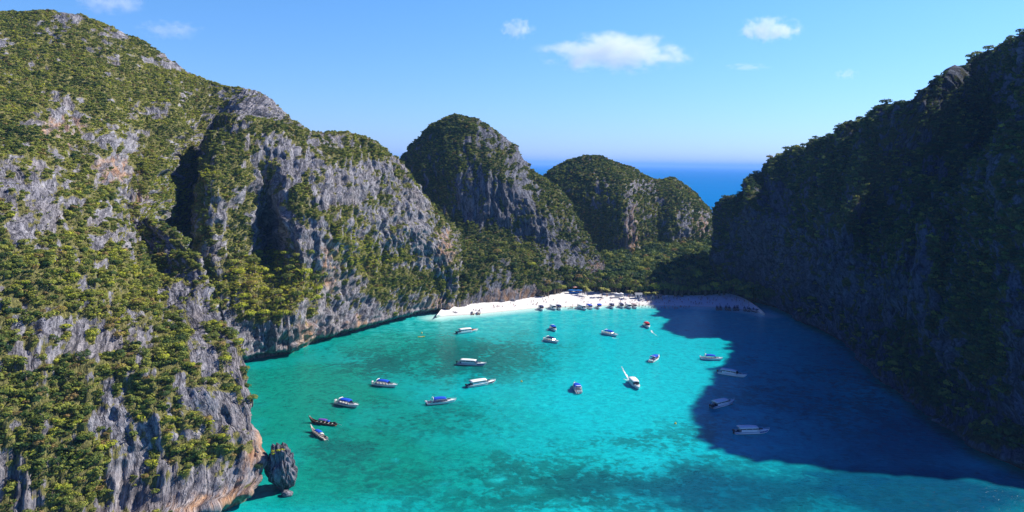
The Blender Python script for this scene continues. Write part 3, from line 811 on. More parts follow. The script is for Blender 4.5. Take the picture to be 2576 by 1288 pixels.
hill_trees('second', 42, 5.0, lambda x, y, d: (np.abs(x - 680) < 140) & (np.abs(y - 720) < 80), (1, 4, 5, 8, 0.4), '%s tree on the bushy shelf above the undercut cliff', 'trees on the bushy cliff shelf', (2.2, 3.4), 22)
hill_trees('peak', 20, 6.0, lambda x, y, d: (y > 590) & (y < 740), (5, 5, 3, 1, 1), '%s tree on the slope between the pointed peak and the beach', 'trees below the pointed peak', (2.2, 3.4), 23)
SKYX, SKYY = (1850, 1870, 1910, 1985, 2065, 2165, 2270, 2365, 2430, 2530, 2576), (490, 472, 424, 387, 342, 302, 260, 190, 162, 112, 100)
hill_trees('shaded', 34, 6.5, lambda x, y, d: (y < np.interp(x, SKYX, SKYY) + 16) & (x > 1850), (8, 5, 1, 0.3, 0.2), '%s tree standing up along the skyline of the high shaded cliff', 'trees on the skyline of the shaded cliff', (2.0, 3.8), 24)
tree(P(22, 1075, 160) - np.array([0, 0, 0.5]), 3.2, 5.0, 'yellow green', 'large round lime green tree brighter than all around it', None)
# forest on the valley floor
pts = []
fx, fy = np.meshgrid(np.arange(20, 215, 4.4), np.arange(440, 720, 4.4))
fp = np.stack([fx.ravel(), fy.ravel()], 1) + np.random.RandomState(3).uniform(-1.7, 1.7, (fx.size, 2))
back_y = np.interp(fp[:, 0], BB[:, 0], BB[:, 1])
gz = 2.6 + 13 * np.clip((fp[:, 1] - back_y - 8) / (772 - back_y), 0, 1)
okf = (fp[:, 1] > back_y + 3.5)
fp = np.c_[fp[okf], gz[okf]]; depth_in = (fp[:, 1] - back_y[okf])
q3 = fp + np.array([0, 0, 6.5])
vis = np.array([seen(p, 0.5) for p in q3])
fp, depth_in = fp[vis], depth_in[vis]
order = np.argsort(depth_in + np.random.RandomState(4).uniform(0, 26, len(fp)))
ind = order[:105]; rest = order[105:]
for i in ind:
    tn = pick_tint(rt, (6, 8, 2, 1.2, 0.15))
    r0 = rt.uniform(2.4, 4.2)
    tree(tuple(fp[i]), r0, rt.uniform(5.5, 10.0), tn, '%s tree in the forest edge right behind the white beach' % tn, 'trees behind the beach')
rr = np.random.RandomState(8)
m = len(rest); pr = fp[rest]
pr = np.r_[pr, pr + rr.uniform(-2, 2, pr.shape)]
hts = rr.uniform(4.5, 9.5, len(pr)); sz = rr.uniform(2.4, 4.2, len(pr))
pr[:, 2] += hts - sz
me = clumps_mesh('forest', pr, np.tile([0, 0, 1.0], (len(pr), 1)) * 0.1, sz, tint_at(pr, rr, 0.27, 4.0), SHRUB_MID, 0.95, 3)
tag(link(bpy.data.objects.new('forest', me)), 'dense green jungle filling the valley behind the beach', 'forest', kind='stuff')
print('forest', len(ind), len(pr))
# ------------------------------------------------------------------ boats
MAT = {}
def M_(key, c, rough=0.45, spec=0.4, var=0.08, scale=2.0):
    if key not in MAT: MAT[key] = plain(key, c, rough, spec, var, scale)
    return MAT[key]
WHITE = M_("white_gelcoat", (0.92, 0.92, 0.91), 0.35, 0.4, 0.01)
OFFW = M_("offwhite_deck", (0.62, 0.62, 0.60), 0.6, 0.3, 0.1)
DARK = M_("dark_interior", (0.03, 0.035, 0.05), 0.6, 0.3)
GLASS = M_("tinted_window", (0.012, 0.016, 0.025), 0.08, 0.6)
METAL = M_("steel_tube", (0.55, 0.55, 0.56), 0.3, 0.6)
BLACK = M_("black_engine_paint", (0.02, 0.02, 0.022), 0.3, 0.5)
CANVAS = {'blue': M_("blue_canvas", (0.012, 0.085, 0.60), 0.85, 0.15), 'navy': M_("navy_canvas", (0.012, 0.025, 0.13), 0.85, 0.15),
          'red': M_("red_canvas", (0.50, 0.03, 0.04), 0.85, 0.15), 'pink': M_("faded_pink_canvas", (0.50, 0.36, 0.36), 0.85, 0.15),
          'white': M_("white_canvas", (0.78, 0.78, 0.77), 0.8, 0.15), 'purple': M_("purple_canvas", (0.16, 0.06, 0.38), 0.85, 0.15)}
ORANGE = M_("orange_deck_paint", (0.70, 0.14, 0.05), 0.5, 0.3)
REDST = M_("red_hull_stripe", (0.45, 0.015, 0.03), 0.35, 0.4)
BLUEST = M_("blue_hull_stripe", (0.03, 0.10, 0.38), 0.35, 0.4)
TUBE = M_("grey_blue_fender_rail", (0.42, 0.48, 0.55), 0.6, 0.3)

def box(bm, c, s, rz=0.0, bev=0.0, mi=0):
    r = bmesh.ops.create_cube(bm, size=1.0)
    vs = r['verts']
    for v in vs:
        x, y, z = v.co.x * s[0], v.co.y * s[1], v.co.z * s[2]
        v.co = Vector((c[0] + x * math.cos(rz) - y * math.sin(rz), c[1] + x * math.sin(rz) + y * math.cos(rz), c[2] + z))
    fs = list({f for v in vs for f in v.link_faces})
    for f in fs: f.material_index = mi
    if bev > 0:
        es = list({e for v in vs for e in v.link_edges})
        bmesh.ops.bevel(bm, geom=es, offset=bev, segments=2, affect='EDGES', profile=0.5)
    return fs
def part(name, bm, mats, parent, smooth=False):
    return link(bpy.data.objects.new(name, bm_mesh(name, bm, mats, smooth)), parent)

def hull_sections(L, B, prow=0.0, n=22, slim=2.2, deck_s=0.70, sheer0=0.85, sheer1=0.45):
    S = []
    for k in range(n):
        s = k / (n - 1)
        w = 1 - max(0.0, (s - 0.45) / 0.55) ** slim
        b = B / 2 * (0.92 + 0.08 * min(1, s / 0.3)) * max(w, 0.02)
        zs = sheer0 + sheer1 * s ** 2 + prow * max(0, (s - 0.70) / 0.30) ** 1.8
        zk = -0.40 + (zs + 0.30) * max(0, (s - 0.72) / 0.28) ** 2.6
        zc = 0.10 + (zs - 0.15) * max(0, (s - 0.80) / 0.20) ** 3 * 0.8
        x = -L / 2 + L * s
        S.append((x, b, b * (0.80 - 0.25 * s), zk, zc, zs, s))
    return S
def hull_mesh(S, floor=0.25, deck_s=0.70, rim=0.16):
    bm = bmesh.new(); rings_ = []
    for (x, b, bc, zk, zc, zs, s) in S:
        bi = max(b - rim, b * 0.5)
        zf = floor if s < deck_s else zs + 0.02
        pts = [(-bi, zf), (-bi, zs + 0.03), (-b, zs), (-bc, max(zc, zk + 0.02)), (0, zk), (bc, max(zc, zk + 0.02)), (b, zs), (bi, zs + 0.03), (bi, zf)]
        rings_.append([bm.verts.new((x, y, z)) for y, z in pts])
    for r0, r1 in zip(rings_[:-1], rings_[1:]):
        for i in range(9):
            j = (i + 1) % 9
            bm.faces.new((r0[i], r0[j], r1[j], r1[i]))
    bm.faces.new(rings_[0][::-1]); bm.faces.new(rings_[-1])
    return bm
def band_mesh(S, t0, t1, off=0.02, s0=0.0, s1=0.97):
    bm = bmesh.new()
    for sg in (-1, 1):
        prev = None
        for (x, b, bc, zk, zc, zs, s) in S:
            if s < s0 or s > s1: continue
            q = []
            for t in (t0, t1):
                q.append(bm.verts.new((x, sg * (bc + (b - bc) * t + off), max(zc, zk) + (zs - max(zc, zk)) * t)))
            if prev: bm.faces.new((prev[0], prev[1], q[1], q[0]))
            prev = q
    return bm
def canopy_mesh(x0, x1, w, z, camber=0.22, th=0.06, nx=8, ny=8, droop=0.10, taper=0.9):
    bm = bmesh.new(); top = []; bot = []
    for i in range(nx + 1):
        u = i / nx; x = x0 + (x1 - x0) * u
        ww = w * (1 - (1 - taper) * max(0, u - 0.6) / 0.4)
        a, c = [], []
        for j in range(ny + 1):
            v = j / ny * 2 - 1
            zz = z + camber * (1 - v * v) - droop * (abs(u - 0.5) * 2) ** 3
            a.append(bm.verts.new((x, v * ww / 2, zz))); c.append(bm.verts.new((x, v * ww / 2, zz - th)))
        top.append(a); bot.append(c)
    for i in range(nx):
        for j in range(ny):
            bm.faces.new((top[i][j], top[i + 1][j], top[i + 1][j + 1], top[i][j + 1]))
            bm.faces.new((bot[i][j], bot[i][j + 1], bot[i + 1][j + 1], bot[i + 1][j]))
        for j in (0, ny):
            bm.faces.new((top[i][j], bot[i][j], bot[i + 1][j], top[i + 1][j]))
    for i in (0, nx):
        for j in range(ny):
            bm.faces.new((top[i][j], top[i][j + 1], bot[i][j + 1], bot[i][j]))
    return bm
def add_engines(root, L, n, z=0.95, col=None):
    for k in range(n):
        y = (k - (n - 1) / 2) * 0.62
        bm = bmesh.new(); box(bm, (-L / 2 - 0.34, y, z + 0.12), (0.66, 0.44, 0.62), bev=0.12)
        e = part('engine', bm, col or WHITE, root, True)
        bm = bmesh.new(); box(bm, (-L / 2 - 0.30, y, z - 0.62), (0.28, 0.18, 0.95), bev=0.05)
        part('engine_leg', bm, BLACK, e)
def add_cabin_front(root, L, B, S, deckmat, hatch=True):
    bm = bmesh.new()                                       # low crowned trunk on the bow deck
    pts = [(0.155, 0.36, 0.30), (0.22, 0.34, 0.34), (0.30, 0.26, 0.26), (0.37, 0.15, 0.14), (0.41, 0.06, 0.04)]
    ringsv = []
    for (u, w, h) in pts:
        zs = S[min(len(S) - 1, int((u + 0.5) * (len(S) - 1)))][5] + 0.02
        ringsv.append([bm.verts.new((u * L, y * w * B, zs + hh)) for y, hh in ((-1, 0), (-0.75, h * 0.9), (0, h), (0.75, h * 0.9), (1, 0))])
    for a, b in zip(ringsv[:-1], ringsv[1:]):
        for i in range(4): bm.faces.new((a[i], a[i + 1], b[i + 1], b[i]))
    bm.faces.new(ringsv[0]); bm.faces.new(ringsv[-1][::-1])
    d = part('foredeck', bm, deckmat, root)
    if hatch:
        bm = bmesh.new(); box(bm, (0.245 * L, 0, S[16][5] + 0.335), (0.12 * L, B * 0.34, 0.10), bev=0.04)
        part('hatch', bm, DARK, d)
    return d
def add_seats(root, L, B, x0, x1, n, mat):
    for k in range(n):
        x = x0 + (x1 - x0) * k / max(1, n - 1)
        bm = bmesh.new(); box(bm, (x, 0, 0.48), (0.55, B * 0.62, 0.36), bev=0.06); box(bm, (x - 0.25, 0, 0.78), (0.14, B * 0.62, 0.40), bev=0.05)
        part('seat', bm, mat, root)
def add_posts(root, xs_, y, z0, z1, lean=0.0):
    for x in xs_:
        for sg in (-1, 1):
            bm = bmesh.new(); tube(bm, [(x - lean, sg * y * 1.06, z0), (x, sg * y, z1)], [0.035, 0.035], 5)
            part('post', bm, METAL, root)
def add_rail(root, L, B, S):
    for sg in (-1, 1):
        bm = bmesh.new(); top = []
        for (x, b, bc, zk, zc, zs, s) in S:
            if s < 0.68: continue
            top.append((x, sg * max(b - 0.10, 0.02), zs + 0.48))
        tube(bm, top, [0.025] * len(top), 4)
        for p in top[::2]: tube(bm, [(p[0], p[1], p[2] - 0.48), p], [0.02, 0.02], 4)
        part('bow_rail', bm, METAL, root)
def finish_boat(root, bow, stern, L, z=0.0):
    a, b = W(*stern), W(*bow)
    d = b - a
    root.location = ((a[0] + b[0]) / 2, (a[1] + b[1]) / 2, z)
    root.rotation_euler = (0, 0, math.atan2(d[1], d[0]))
    print('BOAT', root.name, 'len', round(float(np.hypot(d[0], d[1])), 1), 'built', L)
def canopy_boat(bow, stern, label, group=None, colour='blue', L=10.5, B=2.9, engines=2, deck=None, stripe=None, seatmat=None, arch=True, top=None, heading=None):
    root = empty('speedboat'); tag(root, label, 'speedboat', group)
    S = hull_sections(L, B)
    h = part('hull', hull_mesh(S), WHITE, root)
    part('rub_rail', band_mesh(S, 0.78, 0.98, 0.025), stripe or OFFW, h)
    bm = bmesh.new(); box(bm, (-0.14 * L, 0, 0.27), (0.62 * L, B * 0.74, 0.05)); part('cockpit_floor', bm, DARK, root)
    add_cabin_front(root, L, B, S, deck or WHITE)
    add_seats(root, L, B, -0.34 * L, 0.04 * L, 4, seatmat or OFFW)
    part('canopy', canopy_mesh(-0.28 * L, 0.14 * L, B * 0.95, 2.22, camber=0.32, th=0.24, droop=0.22, taper=0.78), CANVAS[colour], root, True)
    add_posts(root, (-0.25 * L, -0.06 * L, 0.10 * L), B * 0.42, 0.85, 2.15)
    bm = bmesh.new()
    for sg in (-1, 1): bm_v = tube(bm, [(0.17 * L, sg * B * 0.34, 1.12), (0.11 * L, sg * B * 0.33, 1.85)], [0.04, 0.04], 4)
    a = [bm.verts.new(p) for p in ((0.19 * L, -B * 0.33, 1.15), (0.19 * L, B * 0.33, 1.15), (0.11 * L, B * 0.31, 1.92), (0.11 * L, -B * 0.31, 1.92))]
    b2 = [bm.verts.new(v.co + Vector((-0.04, 0, 0))) for v in a]
    bm.faces.new(a); bm.faces.new(b2[::-1])
    for i in range(4): bm.faces.new((a[i], a[(i + 1) % 4], b2[(i + 1) % 4], b2[i]))
    part('windscreen', bm, GLASS, root)
    if arch:
        bm = bmesh.new()
        pts = [(-0.36 * L, -B * 0.45, 0.85), (-0.30 * L, -B * 0.43, 2.2), (-0.29 * L, -B * 0.30, 2.5), (-0.29 * L, B * 0.30, 2.5), (-0.30 * L, B * 0.43, 2.2), (-0.36 * L, B * 0.45, 0.85)]
        tube(bm, pts, [0.15, 0.14, 0.12, 0.12, 0.14, 0.15], 6)
        part('arch', bm, WHITE, root, True)
    add_rail(root, L, B, S)
    add_engines(root, L, engines)
    finish_boat(root, bow, stern, L)
    if heading is not None: root.rotation_euler = (0, 0, heading)
    return root
def hardtop_boat(bow, stern, label, group=None, L=12.0, B=3.1, engines=2, deck=None, stripe=None, opendeck=False, roof=None, heading=None, seam=False):
    root = empty('speedboat'); tag(root, label, 'speedboat', group)
    S = hull_sections(L, B, sheer0=0.9)
    h = part('hull', hull_mesh(S), WHITE, root)
    part('stripe', band_mesh(S, 0.28, 0.78 if stripe else 0.5, 0.02), stripe or OFFW, h)
    bm = bmesh.new(); box(bm, (-0.14 * L, 0, 0.27), (0.62 * L, B * 0.74, 0.05)); part('cockpit_floor', bm, DARK, root)
    d = add_cabin_front(root, L, B, S, deck or WHITE, hatch=True)
    add_seats(root, L, B, -0.38 * L, 0.06 * L, 5, CANVAS['navy'])
    x0, x1 = -0.40 * L, 0.14 * L
    r = part('roof', canopy_mesh(x0, x1, B * 0.94, 2.34, camber=0.18, th=0.30, droop=0.10, taper=0.82), roof or WHITE, root, True)
    if seam:
        bm = bmesh.new(); box(bm, (-0.20 * L, 0, 2.40), (0.10, B * 0.6, 0.06)); part('roof_vent', bm, TUBE, r)
    for sg in (-1, 1):                                     # long side windows above the coaming
        bm = bmesh.new()
        box(bm, ((x0 + x1) / 2 + 0.3, sg * B * 0.41, 1.28), (abs(x1 - x0) * 0.9, 0.05, 0.78)); part('side_panel', bm, WHITE, root)
        for k in range(3):
            bm = bmesh.new(); box(bm, (x0 + (k + 0.62) * abs(x1 - x0) / 3.15, sg * B * 0.41, 1.86), (abs(x1 - x0) / 3.6, 0.04, 0.38)); part('window', bm, GLASS, root)
    bm = bmesh.new()
    a = [bm.verts.new(p) for p in ((0.21 * L, -B * 0.34, 1.20), (0.21 * L, B * 0.34, 1.20), (0.135 * L, B * 0.36, 2.10), (0.135 * L, -B * 0.36, 2.10))]
    b2 = [bm.verts.new(v.co + Vector((-0.05, 0, 0))) for v in a]
    bm.faces.new(a); bm.faces.new(b2[::-1])
    for i in range(4): bm.faces.new((a[i], a[(i + 1) % 4], b2[(i + 1) % 4], b2[i]))
    part('windscreen', bm, GLASS, root)
    add_posts(root, (x0 + 0.2, 0.1 * L), B * 0.42, 0.9, 2.15)
    add_rail(root, L, B, S)
    add_engines(root, L, engines, col=BLACK)
    finish_boat(root, bow, stern, L)
    if heading is not None: root.rotation_euler = (0, 0, heading)
    return root
WOODD = M_("varnished_dark_wood", (0.16, 0.055, 0.025), 0.5, 0.35, 0.25)
WOODP = M_("pale_weathered_wood", (0.66, 0.58, 0.52), 0.7, 0.2, 0.2)
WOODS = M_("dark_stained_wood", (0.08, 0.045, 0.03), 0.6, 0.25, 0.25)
def longtail(bow, stern, label, wood, canv, group=None, L=10.0, B=1.8, ribbon='white', z=0.0, cloth2=None):
    root = empty('longtail_boat'); tag(root, label, 'longtail boat', group)
    S = hull_sections(L, B, prow=1.5, n=26, slim=1.5, sheer0=0.62, sheer1=0.25)
    h = part('hull', hull_mesh(S, floor=0.12, deck_s=0.86, rim=0.10), wood, root)
    part('gunwale_strip', band_mesh(S, 0.80, 1.0, 0.02), WOODP if wood is not WOODP else OFFW, h)
    for k in range(5):
        x = -0.36 * L + k * 0.14 * L
        bm = bmesh.new(); box(bm, (x, 0, 0.5), (0.28, B * 0.86, 0.05)); part('bench', bm, WOODP, root)
    c = part('canopy', canopy_mesh(-0.17 * L, 0.12 * L, B * 0.86, 1.55, camber=0.22, droop=0.1), CANVAS[canv], root, True)
    add_posts(root, (-0.15 * L, 0.10 * L), B * 0.38, 0.55, 1.55)
    if cloth2:
        part('rolled_sheet', canopy_mesh(-0.27 * L, -0.18 * L, B * 0.7, 1.25, camber=0.3, droop=0.2), CANVAS[cloth2], root, True)
    bm = bmesh.new(); box(bm, (-0.44 * L, 0, 1.0), (0.9, 0.5, 0.5), bev=0.08)
    e = part('engine', bm, BLACK, root)
    bm = bmesh.new(); tube(bm, [(-0.44 * L, 0, 1.0), (-0.70 * L, 0.1, 0.45)], [0.06, 0.04], 5); part('tail_shaft', bm, METAL, e)
    xb, zb = S[-2][0], S[-2][5]
    bm = bmesh.new(); box(bm, (xb, 0, zb - 0.05), (0.24, 0.26, 0.34), bev=0.04); part('prow_ribbon', bm, CANVAS[ribbon], root)
    finish_boat(root, bow, stern, L, z)
    return root

hardtop_boat((1205,833), (1147,840), 'white hardtop speedboat with a bright orange foredeck', deck=ORANGE, stripe=None, L=12.5)
hardtop_boat((1218,920), (1157,916), 'long white hardtop speedboat with a blue hull band over the dark reef patch', stripe=BLUEST, L=13)
hardtop_boat((1245,963), (1177,974), 'white hardtop speedboat with a red stripe along its hull', stripe=REDST, L=13.0)
canopy_boat((999,975), (940,967), 'blue canopied speedboat pointing its bow at the red striped boat', colour='blue', L=11.0)
canopy_boat((904,1027), (845,1014), 'blue canopied speedboat moored just beyond the two longtail boats off the rocky point', colour='blue', stripe=BLUEST, L=10.5)
canopy_boat((1142,1012), (1080,1017), 'blue canopied speedboat lying broadside alone between the red striped boat and the reef', colour='blue', L=11.0, stripe=WHITE)
canopy_boat((1400,836), (1385,825), 'small speedboat under a bright blue canopy behind the navy canopied one', colour='blue', L=8.5, B=2.7)
canopy_boat((1408,865), (1368,855), 'navy canopied speedboat just in front of a smaller bright blue one', colour='navy', L=9.5)
canopy_boat((1559,849), (1512,837), 'speedboat with a long deep blue canopy alone off the middle of the beach', colour='blue', L=10.5, stripe=OFFW)
canopy_boat((1636,830), (1620,815), 'speedboat under a red canopy with churned water by its bow', colour='red', L=9.5)
canopy_boat((1661,897), (1634,914), 'blue canopied speedboat showing its engines at the stern, near the edge of the shadow', colour='blue', L=10.5, engines=3)
canopy_boat((1443,965), (1459,995), 'blue canopied speedboat seen from astern with engines, in the open bright water', colour='blue', L=10.5, engines=3)
hardtop_boat((1613,987), (1582,955), 'white hardtop speedboat moving with a foaming wake behind it', L=11.5)
canopy_boat((1816,907), (1766,903), 'blue canopied speedboat with a white mast in the last tongue of sunlight', colour='blue', L=9.8)
hardtop_boat((1875,950), (1810,939), 'white roofed speedboat with a red marked foredeck in the shadow', L=12, deck=OFFW, stripe=None)
hardtop_boat((1848,1013), (1789,1027), 'white roofed speedboat with dark stern engines in the middle of the shaded water', L=12, stripe=BLUEST, engines=3)
hardtop_boat((1923,1089), (1860,1090), 'white roofed speedboat deepest in the shaded water beneath the cliff', L=12, seam=True, stripe=BLUEST)
longtail((782,1062), (840,1070), 'dark wooden longtail boat with a purple canopy and upswept prow', WOODD, 'purple', L=10.5, cloth2='blue')
longtail((781,1083), (820,1107), 'pale wooden longtail boat with blue and white covers', WOODP, 'blue', L=10.5, cloth2='white')
# row of boats pulled up to the beach, sterns to the sand
G1 = 'boats moored along the beach'
canopy_boat((1368,786), (1356,773), 'navy canopied speedboat at the lonely end of the beach row', colour='navy', L=9.0, B=3.0, group=G1)
hardtop_boat((1401,783), (1384,772), 'white hardtop speedboat rafted beside a navy canopied one at the beach', L=9.5, group=G1)
canopy_boat((1414,783), (1398,772), 'navy canopied speedboat rafted beside a white hardtop one at the beach', colour='navy', L=9.0, B=3.1, group=G1)
hardtop_boat((1478,783), (1453,772), 'long white hardtop speedboat against the beach next to a blue canopied boat', L=11.0, group=G1)
canopy_boat((1494,781), (1474,771), 'blue canopied speedboat against the beach between a long white hardtop and an all blue top', colour='blue', L=9.0, B=3.0, group=G1)
canopy_boat((1509,783), (1506,767), 'speedboat with a vivid blue cover pointing straight out from the beach', colour='blue', L=9.5, B=3.0, arch=False, group=G1)
canopy_boat((1546,781), (1533,768), 'navy canopied speedboat standing apart between the blue one and the pink roofed pair', colour='navy', L=9.0, B=2.9, group=G1)
canopy_boat((1572,780), (1556,767), 'slim navy canopied speedboat moored next to the white topped boat of the pair', colour='navy', L=9.0, B=2.6, group=G1, deck=OFFW)
hardtop_boat((1591,780), (1573,769), 'white topped speedboat rafted against a pink canopied boat', L=9.0, group=G1)
canopy_boat((1606,780), (1586,768), 'speedboat with a faded pink canopy at the sunny end of the beach row', colour='pink', L=9.0, B=2.9, group=G1)
longtail((1193,783), (1188,795), 'longtail boat with a white prow ribbon drawn up by the beach boulders', WOODD, 'white', L=7.5, B=1.8)
longtail((1207,783), (1203,795), 'longtail boat with a red prow ribbon drawn up beside another by the boulders', WOODD, 'navy', ribbon='red', L=7.5, B=1.8)
for (x0, y0, x1, y1) in ((1802,772,1806,784),(1811,772,1814,784),(1825,772,1828,784),(1833,773,1836,785),(1846,773,1849,785),(1853,773,1857,785),(1871,775,1875,786),(1880,777,1884,787),(1889,782,1899,785),(1899,783,1909,786)):
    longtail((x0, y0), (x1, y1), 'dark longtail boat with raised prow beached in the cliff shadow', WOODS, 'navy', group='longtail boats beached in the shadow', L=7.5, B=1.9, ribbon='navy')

# red markings on one shaded foredeck, the white mast in the sunlight
for o in list(COL.objects):
    if o.parent is None and o.get('label', '').startswith('white roofed speedboat with a red marked'):
        bm = bmesh.new(); box(bm, (2.4, 0, 1.47), (1.0, 0.8, 0.08), bev=0.02); part('red_cushion', bm, CANVAS['red'], o)
    if o.parent is None and 'white mast' in o.get('label', ''):
        bm = bmesh.new(); tube(bm, [(-3.2, 0, 2.4), (-3.3, 0, 4.6)], [0.07, 0.04], 6); part('mast', bm, WHITE, o)

# ------------------------------------------------------------------ foam
def foam_mat():
    n = N("foam")
    f = n.step(n.math('ADD', n.noise(0.9, 5.0, 0.7), n.math('SUBTRACT', n.attr('core'), 0.5)), 0.42, 0.62)
    d = n.n('BsdfDiffuse'); d.inputs['Color'].default_value = (0.78, 0.86, 0.86, 1)
    t = n.n('BsdfTransparent'); ms = n.n('MixShader')
    n.l(f, ms.inputs[0]); n.l(t.outputs[0], ms.inputs[1]); n.l(d.outputs[0], ms.inputs[2]); n.l(ms.outputs[0], n.out.inputs['Surface'])
    return n.m
FOAM = foam_mat()
def wake(line, w0, w1, label, power=1.0):
    P3 = [W(*p) for p in line]
    pts_ = cr(np.array(P3), [8] * (len(P3) - 1))
    V, Cc = [], []
    for k, p in enumerate(pts_):
        d = pts_[min(k + 1, len(pts_) - 1)] - pts_[max(k - 1, 0)]
        nrm_ = np.array([-d[1], d[0], 0]) / max(1e-6, np.hypot(d[0], d[1]))
        u = k / (len(pts_) - 1); w = w0 + (w1 - w0) * u
        for v in np.linspace(-1, 1, 7):
            V.append(p + nrm_ * v * w / 2 * (1 + 0.2 * random.uniform(-1, 1)) + np.array([0, 0, 0.035]))
            Cc.append((1 - abs(v)) * power * (1.0 - 0.45 * u))
    o = link(bpy.data.objects.new('foam', np_mesh('foam', np.array(V), grid_faces(len(pts_), 7), [FOAM], True, {'core': np.array(Cc)})))
    tag(o, label, 'foam', kind='stuff')
wake([(1583,956),(1576,944),(1569,933),(1564,922)], 1.8, 3.2, 'white foaming wake trailing behind the moving hardtop boat', 0.86)
wake([(1578,957),(1572,954),(1568,953)], 1.2, 0.8, 'small streak of side spray beside the moving hardtop boat', 0.9)
wake([(1638,831),(1643,838),(1650,843),(1658,847)], 3.5, 6.0, 'churned pale water off the bow of the red canopied boat', 0.62)
wake([(1363,858),(1372,859),(1380,861)], 0.9, 0.8, 'thin white streak at the stern of the navy canopied boat', 0.9)
wake([(1540,850),(1549,851),(1557,851)], 1.2, 0.9, 'thin white streak alongside the long blue canopied boat', 0.9)

# ------------------------------------------------------------------ rocks in and beside the water
def rock_obj(name, base, size, label, cat, seed, lean=(0, 0), amp=0.22, sub=5, warm=0.0, pin=1.0, power=1.0):
    bm = bmesh.new(); bmesh.ops.create_icosphere(bm, subdivisions=sub, radius=1.0)
    co = np.array([v.co[:] for v in bm.verts])
    q = co * np.array(size) + seed * 11.3
    s0 = max(size)
    d = amp * fbm(q / s0 * 1.6, 3) + amp * 0.9 * (np.abs(perlin(q * np.array([1, 1, 0.25]) / s0 * 3.2)) * 2 - 0.5) + amp * 0.6 * (np.abs(perlin(q * np.array([1, 1, 0.3]) / s0 * 7.5)) * 2 - 0.5)
    p = co * (1 + d[:, None])
    t = (p[:, 2] + 1) / 2
    nar = np.interp(t, [0, 0.12, 0.3, 0.6, 1.0], [0.62, 0.72, 0.95, 0.95, 0.85]) if pin != 1.0 else np.ones(len(t))
    p[:, :2] *= nar[:, None]
    p = p * np.array(size)
    if pin != 1.0:
        top = np.clip((t - 0.72) / 0.28, 0, 1)
        p[:, 2] -= np.maximum(p[:, 2] - size[2] * 0.80, 0) * 0.6
        p[:, 2] += top * size[2] * 0.10 * np.clip(perlin(q * np.array([1, 1, 0.1]) / s0 * 4.0 + 2) * 2, -0.6, 1)
    p[:, 0] += lean[0] * t; p[:, 1] += lean[1] * t
    p += np.array([base[0], base[1], base[2] + size[2] * (0.82 if pin != 1.0 else 0.45)])
    F = np.array([[v.index for v in f.verts] for f in bm.faces]); bm.free()
    N_ = len(p)
    me = np_mesh(name, p, F, [ROCK], True, {'veg': np.zeros(N_), 'warm': np.full(N_, warm) * np.clip(1 - t * 1.5, 0, 1), 'shade_tone': np.full(N_, 0.42 if pin != 1.0 else 0.15), 'fu': np.arctan2(co[:, 1], co[:, 0]) * s0 * 0.8, 'fv': p[:, 2]})
    o = link(bpy.data.objects.new(name, me)); tag(o, label, cat)
    return o
b = W(715, 1228)
st = rock_obj('sea_stack', b, (4.0, 3.8, 6.6), 'lone jagged grey rock stack rising from the water at the foot of the mountain', 'rock', 3, (-1.2, 0.6), 0.30, 6, 0.2, 0.7)
rg = np.random.RandomState(77)
tp = np.array([[b[0] - 1.6 + rg.uniform(-1.0, 1.8), b[1] - 0.6 + rg.uniform(-1.2, 1.0), 10.8 + rg.uniform(-0.9, 0.5)] for _ in range(9)])
tf = clumps_mesh('tuft', tp, np.tile([0, 0, 0.3], (9, 1)), rg.uniform(0.4, 0.8, 9), np.full(9, 0.82), SHRUB_MID, 0.7, 5)
link(bpy.data.objects.new('tuft', tf), st)
rock_obj('boulder', W(722, 1246), (1.5, 1.2, 0.9), 'brown boulder half sunk in the water at the foot of the rock stack', 'rock', 8, amp=0.15, sub=4, warm=1.0)
for i, (x, y, s, lab) in enumerate(((1141,791,(2.7,1.6,1.2),'largest round boulder lying in the shallows at the beach end'), (1121,788,(2.2,1.5,1.3),'grey boulder between the cliff foot and the largest beach boulder'), (1131,787,(1.2,0.9,0.7),'small boulder tucked close to the largest beach boulder'), (1109,792,(2.0,1.4,1.2),'boulder against the cliff where the sand begins'), (1152,779,(1.0,0.8,0.6),'small boulder up on the sand behind the largest one'))):
    rock_obj('boulder', W(x, y), s, lab, 'rock', 20 + i, amp=0.18, sub=4, warm=0.5)

# ------------------------------------------------------------------ small floats
yel = M_("yellow_plastic", (0.80, 0.62, 0.05), 0.4, 0.4)
root = empty('kayak', tuple(W(1060, 848))); tag(root, 'tiny yellow kayak alone on the water in front of the cliff', 'kayak'); root.rotation_euler = (0, 0, 0.3)
bm = bmesh.new(); kr = []
for k in range(9):
    s = k / 8; w = 0.42 * math.sin(math.pi * (0.06 + 0.88 * s)); zt = 0.22 + 0.16 * (2 * s - 1) ** 2
    kr.append([bm.verts.new((-1.8 + 3.6 * s, y, z)) for y, z in ((-w, zt), (-w * .7, 0.0), (w * .7, 0.0), (w, zt), (0, zt + 0.06))])
for a, c in zip(kr[:-1], kr[1:]):
    for i in range(5): bm.faces.new((a[i], a[(i + 1) % 5], c[(i + 1) % 5], c[i]))
bm.faces.new(kr[0]); bm.faces.new(kr[-1][::-1])
part('hull', bm, yel, root)
bm = bmesh.new(); box(bm, (-0.2, 0, 0.32), (0.7, 0.42, 0.10), bev=0.03); part('seat', bm, OFFW, root)
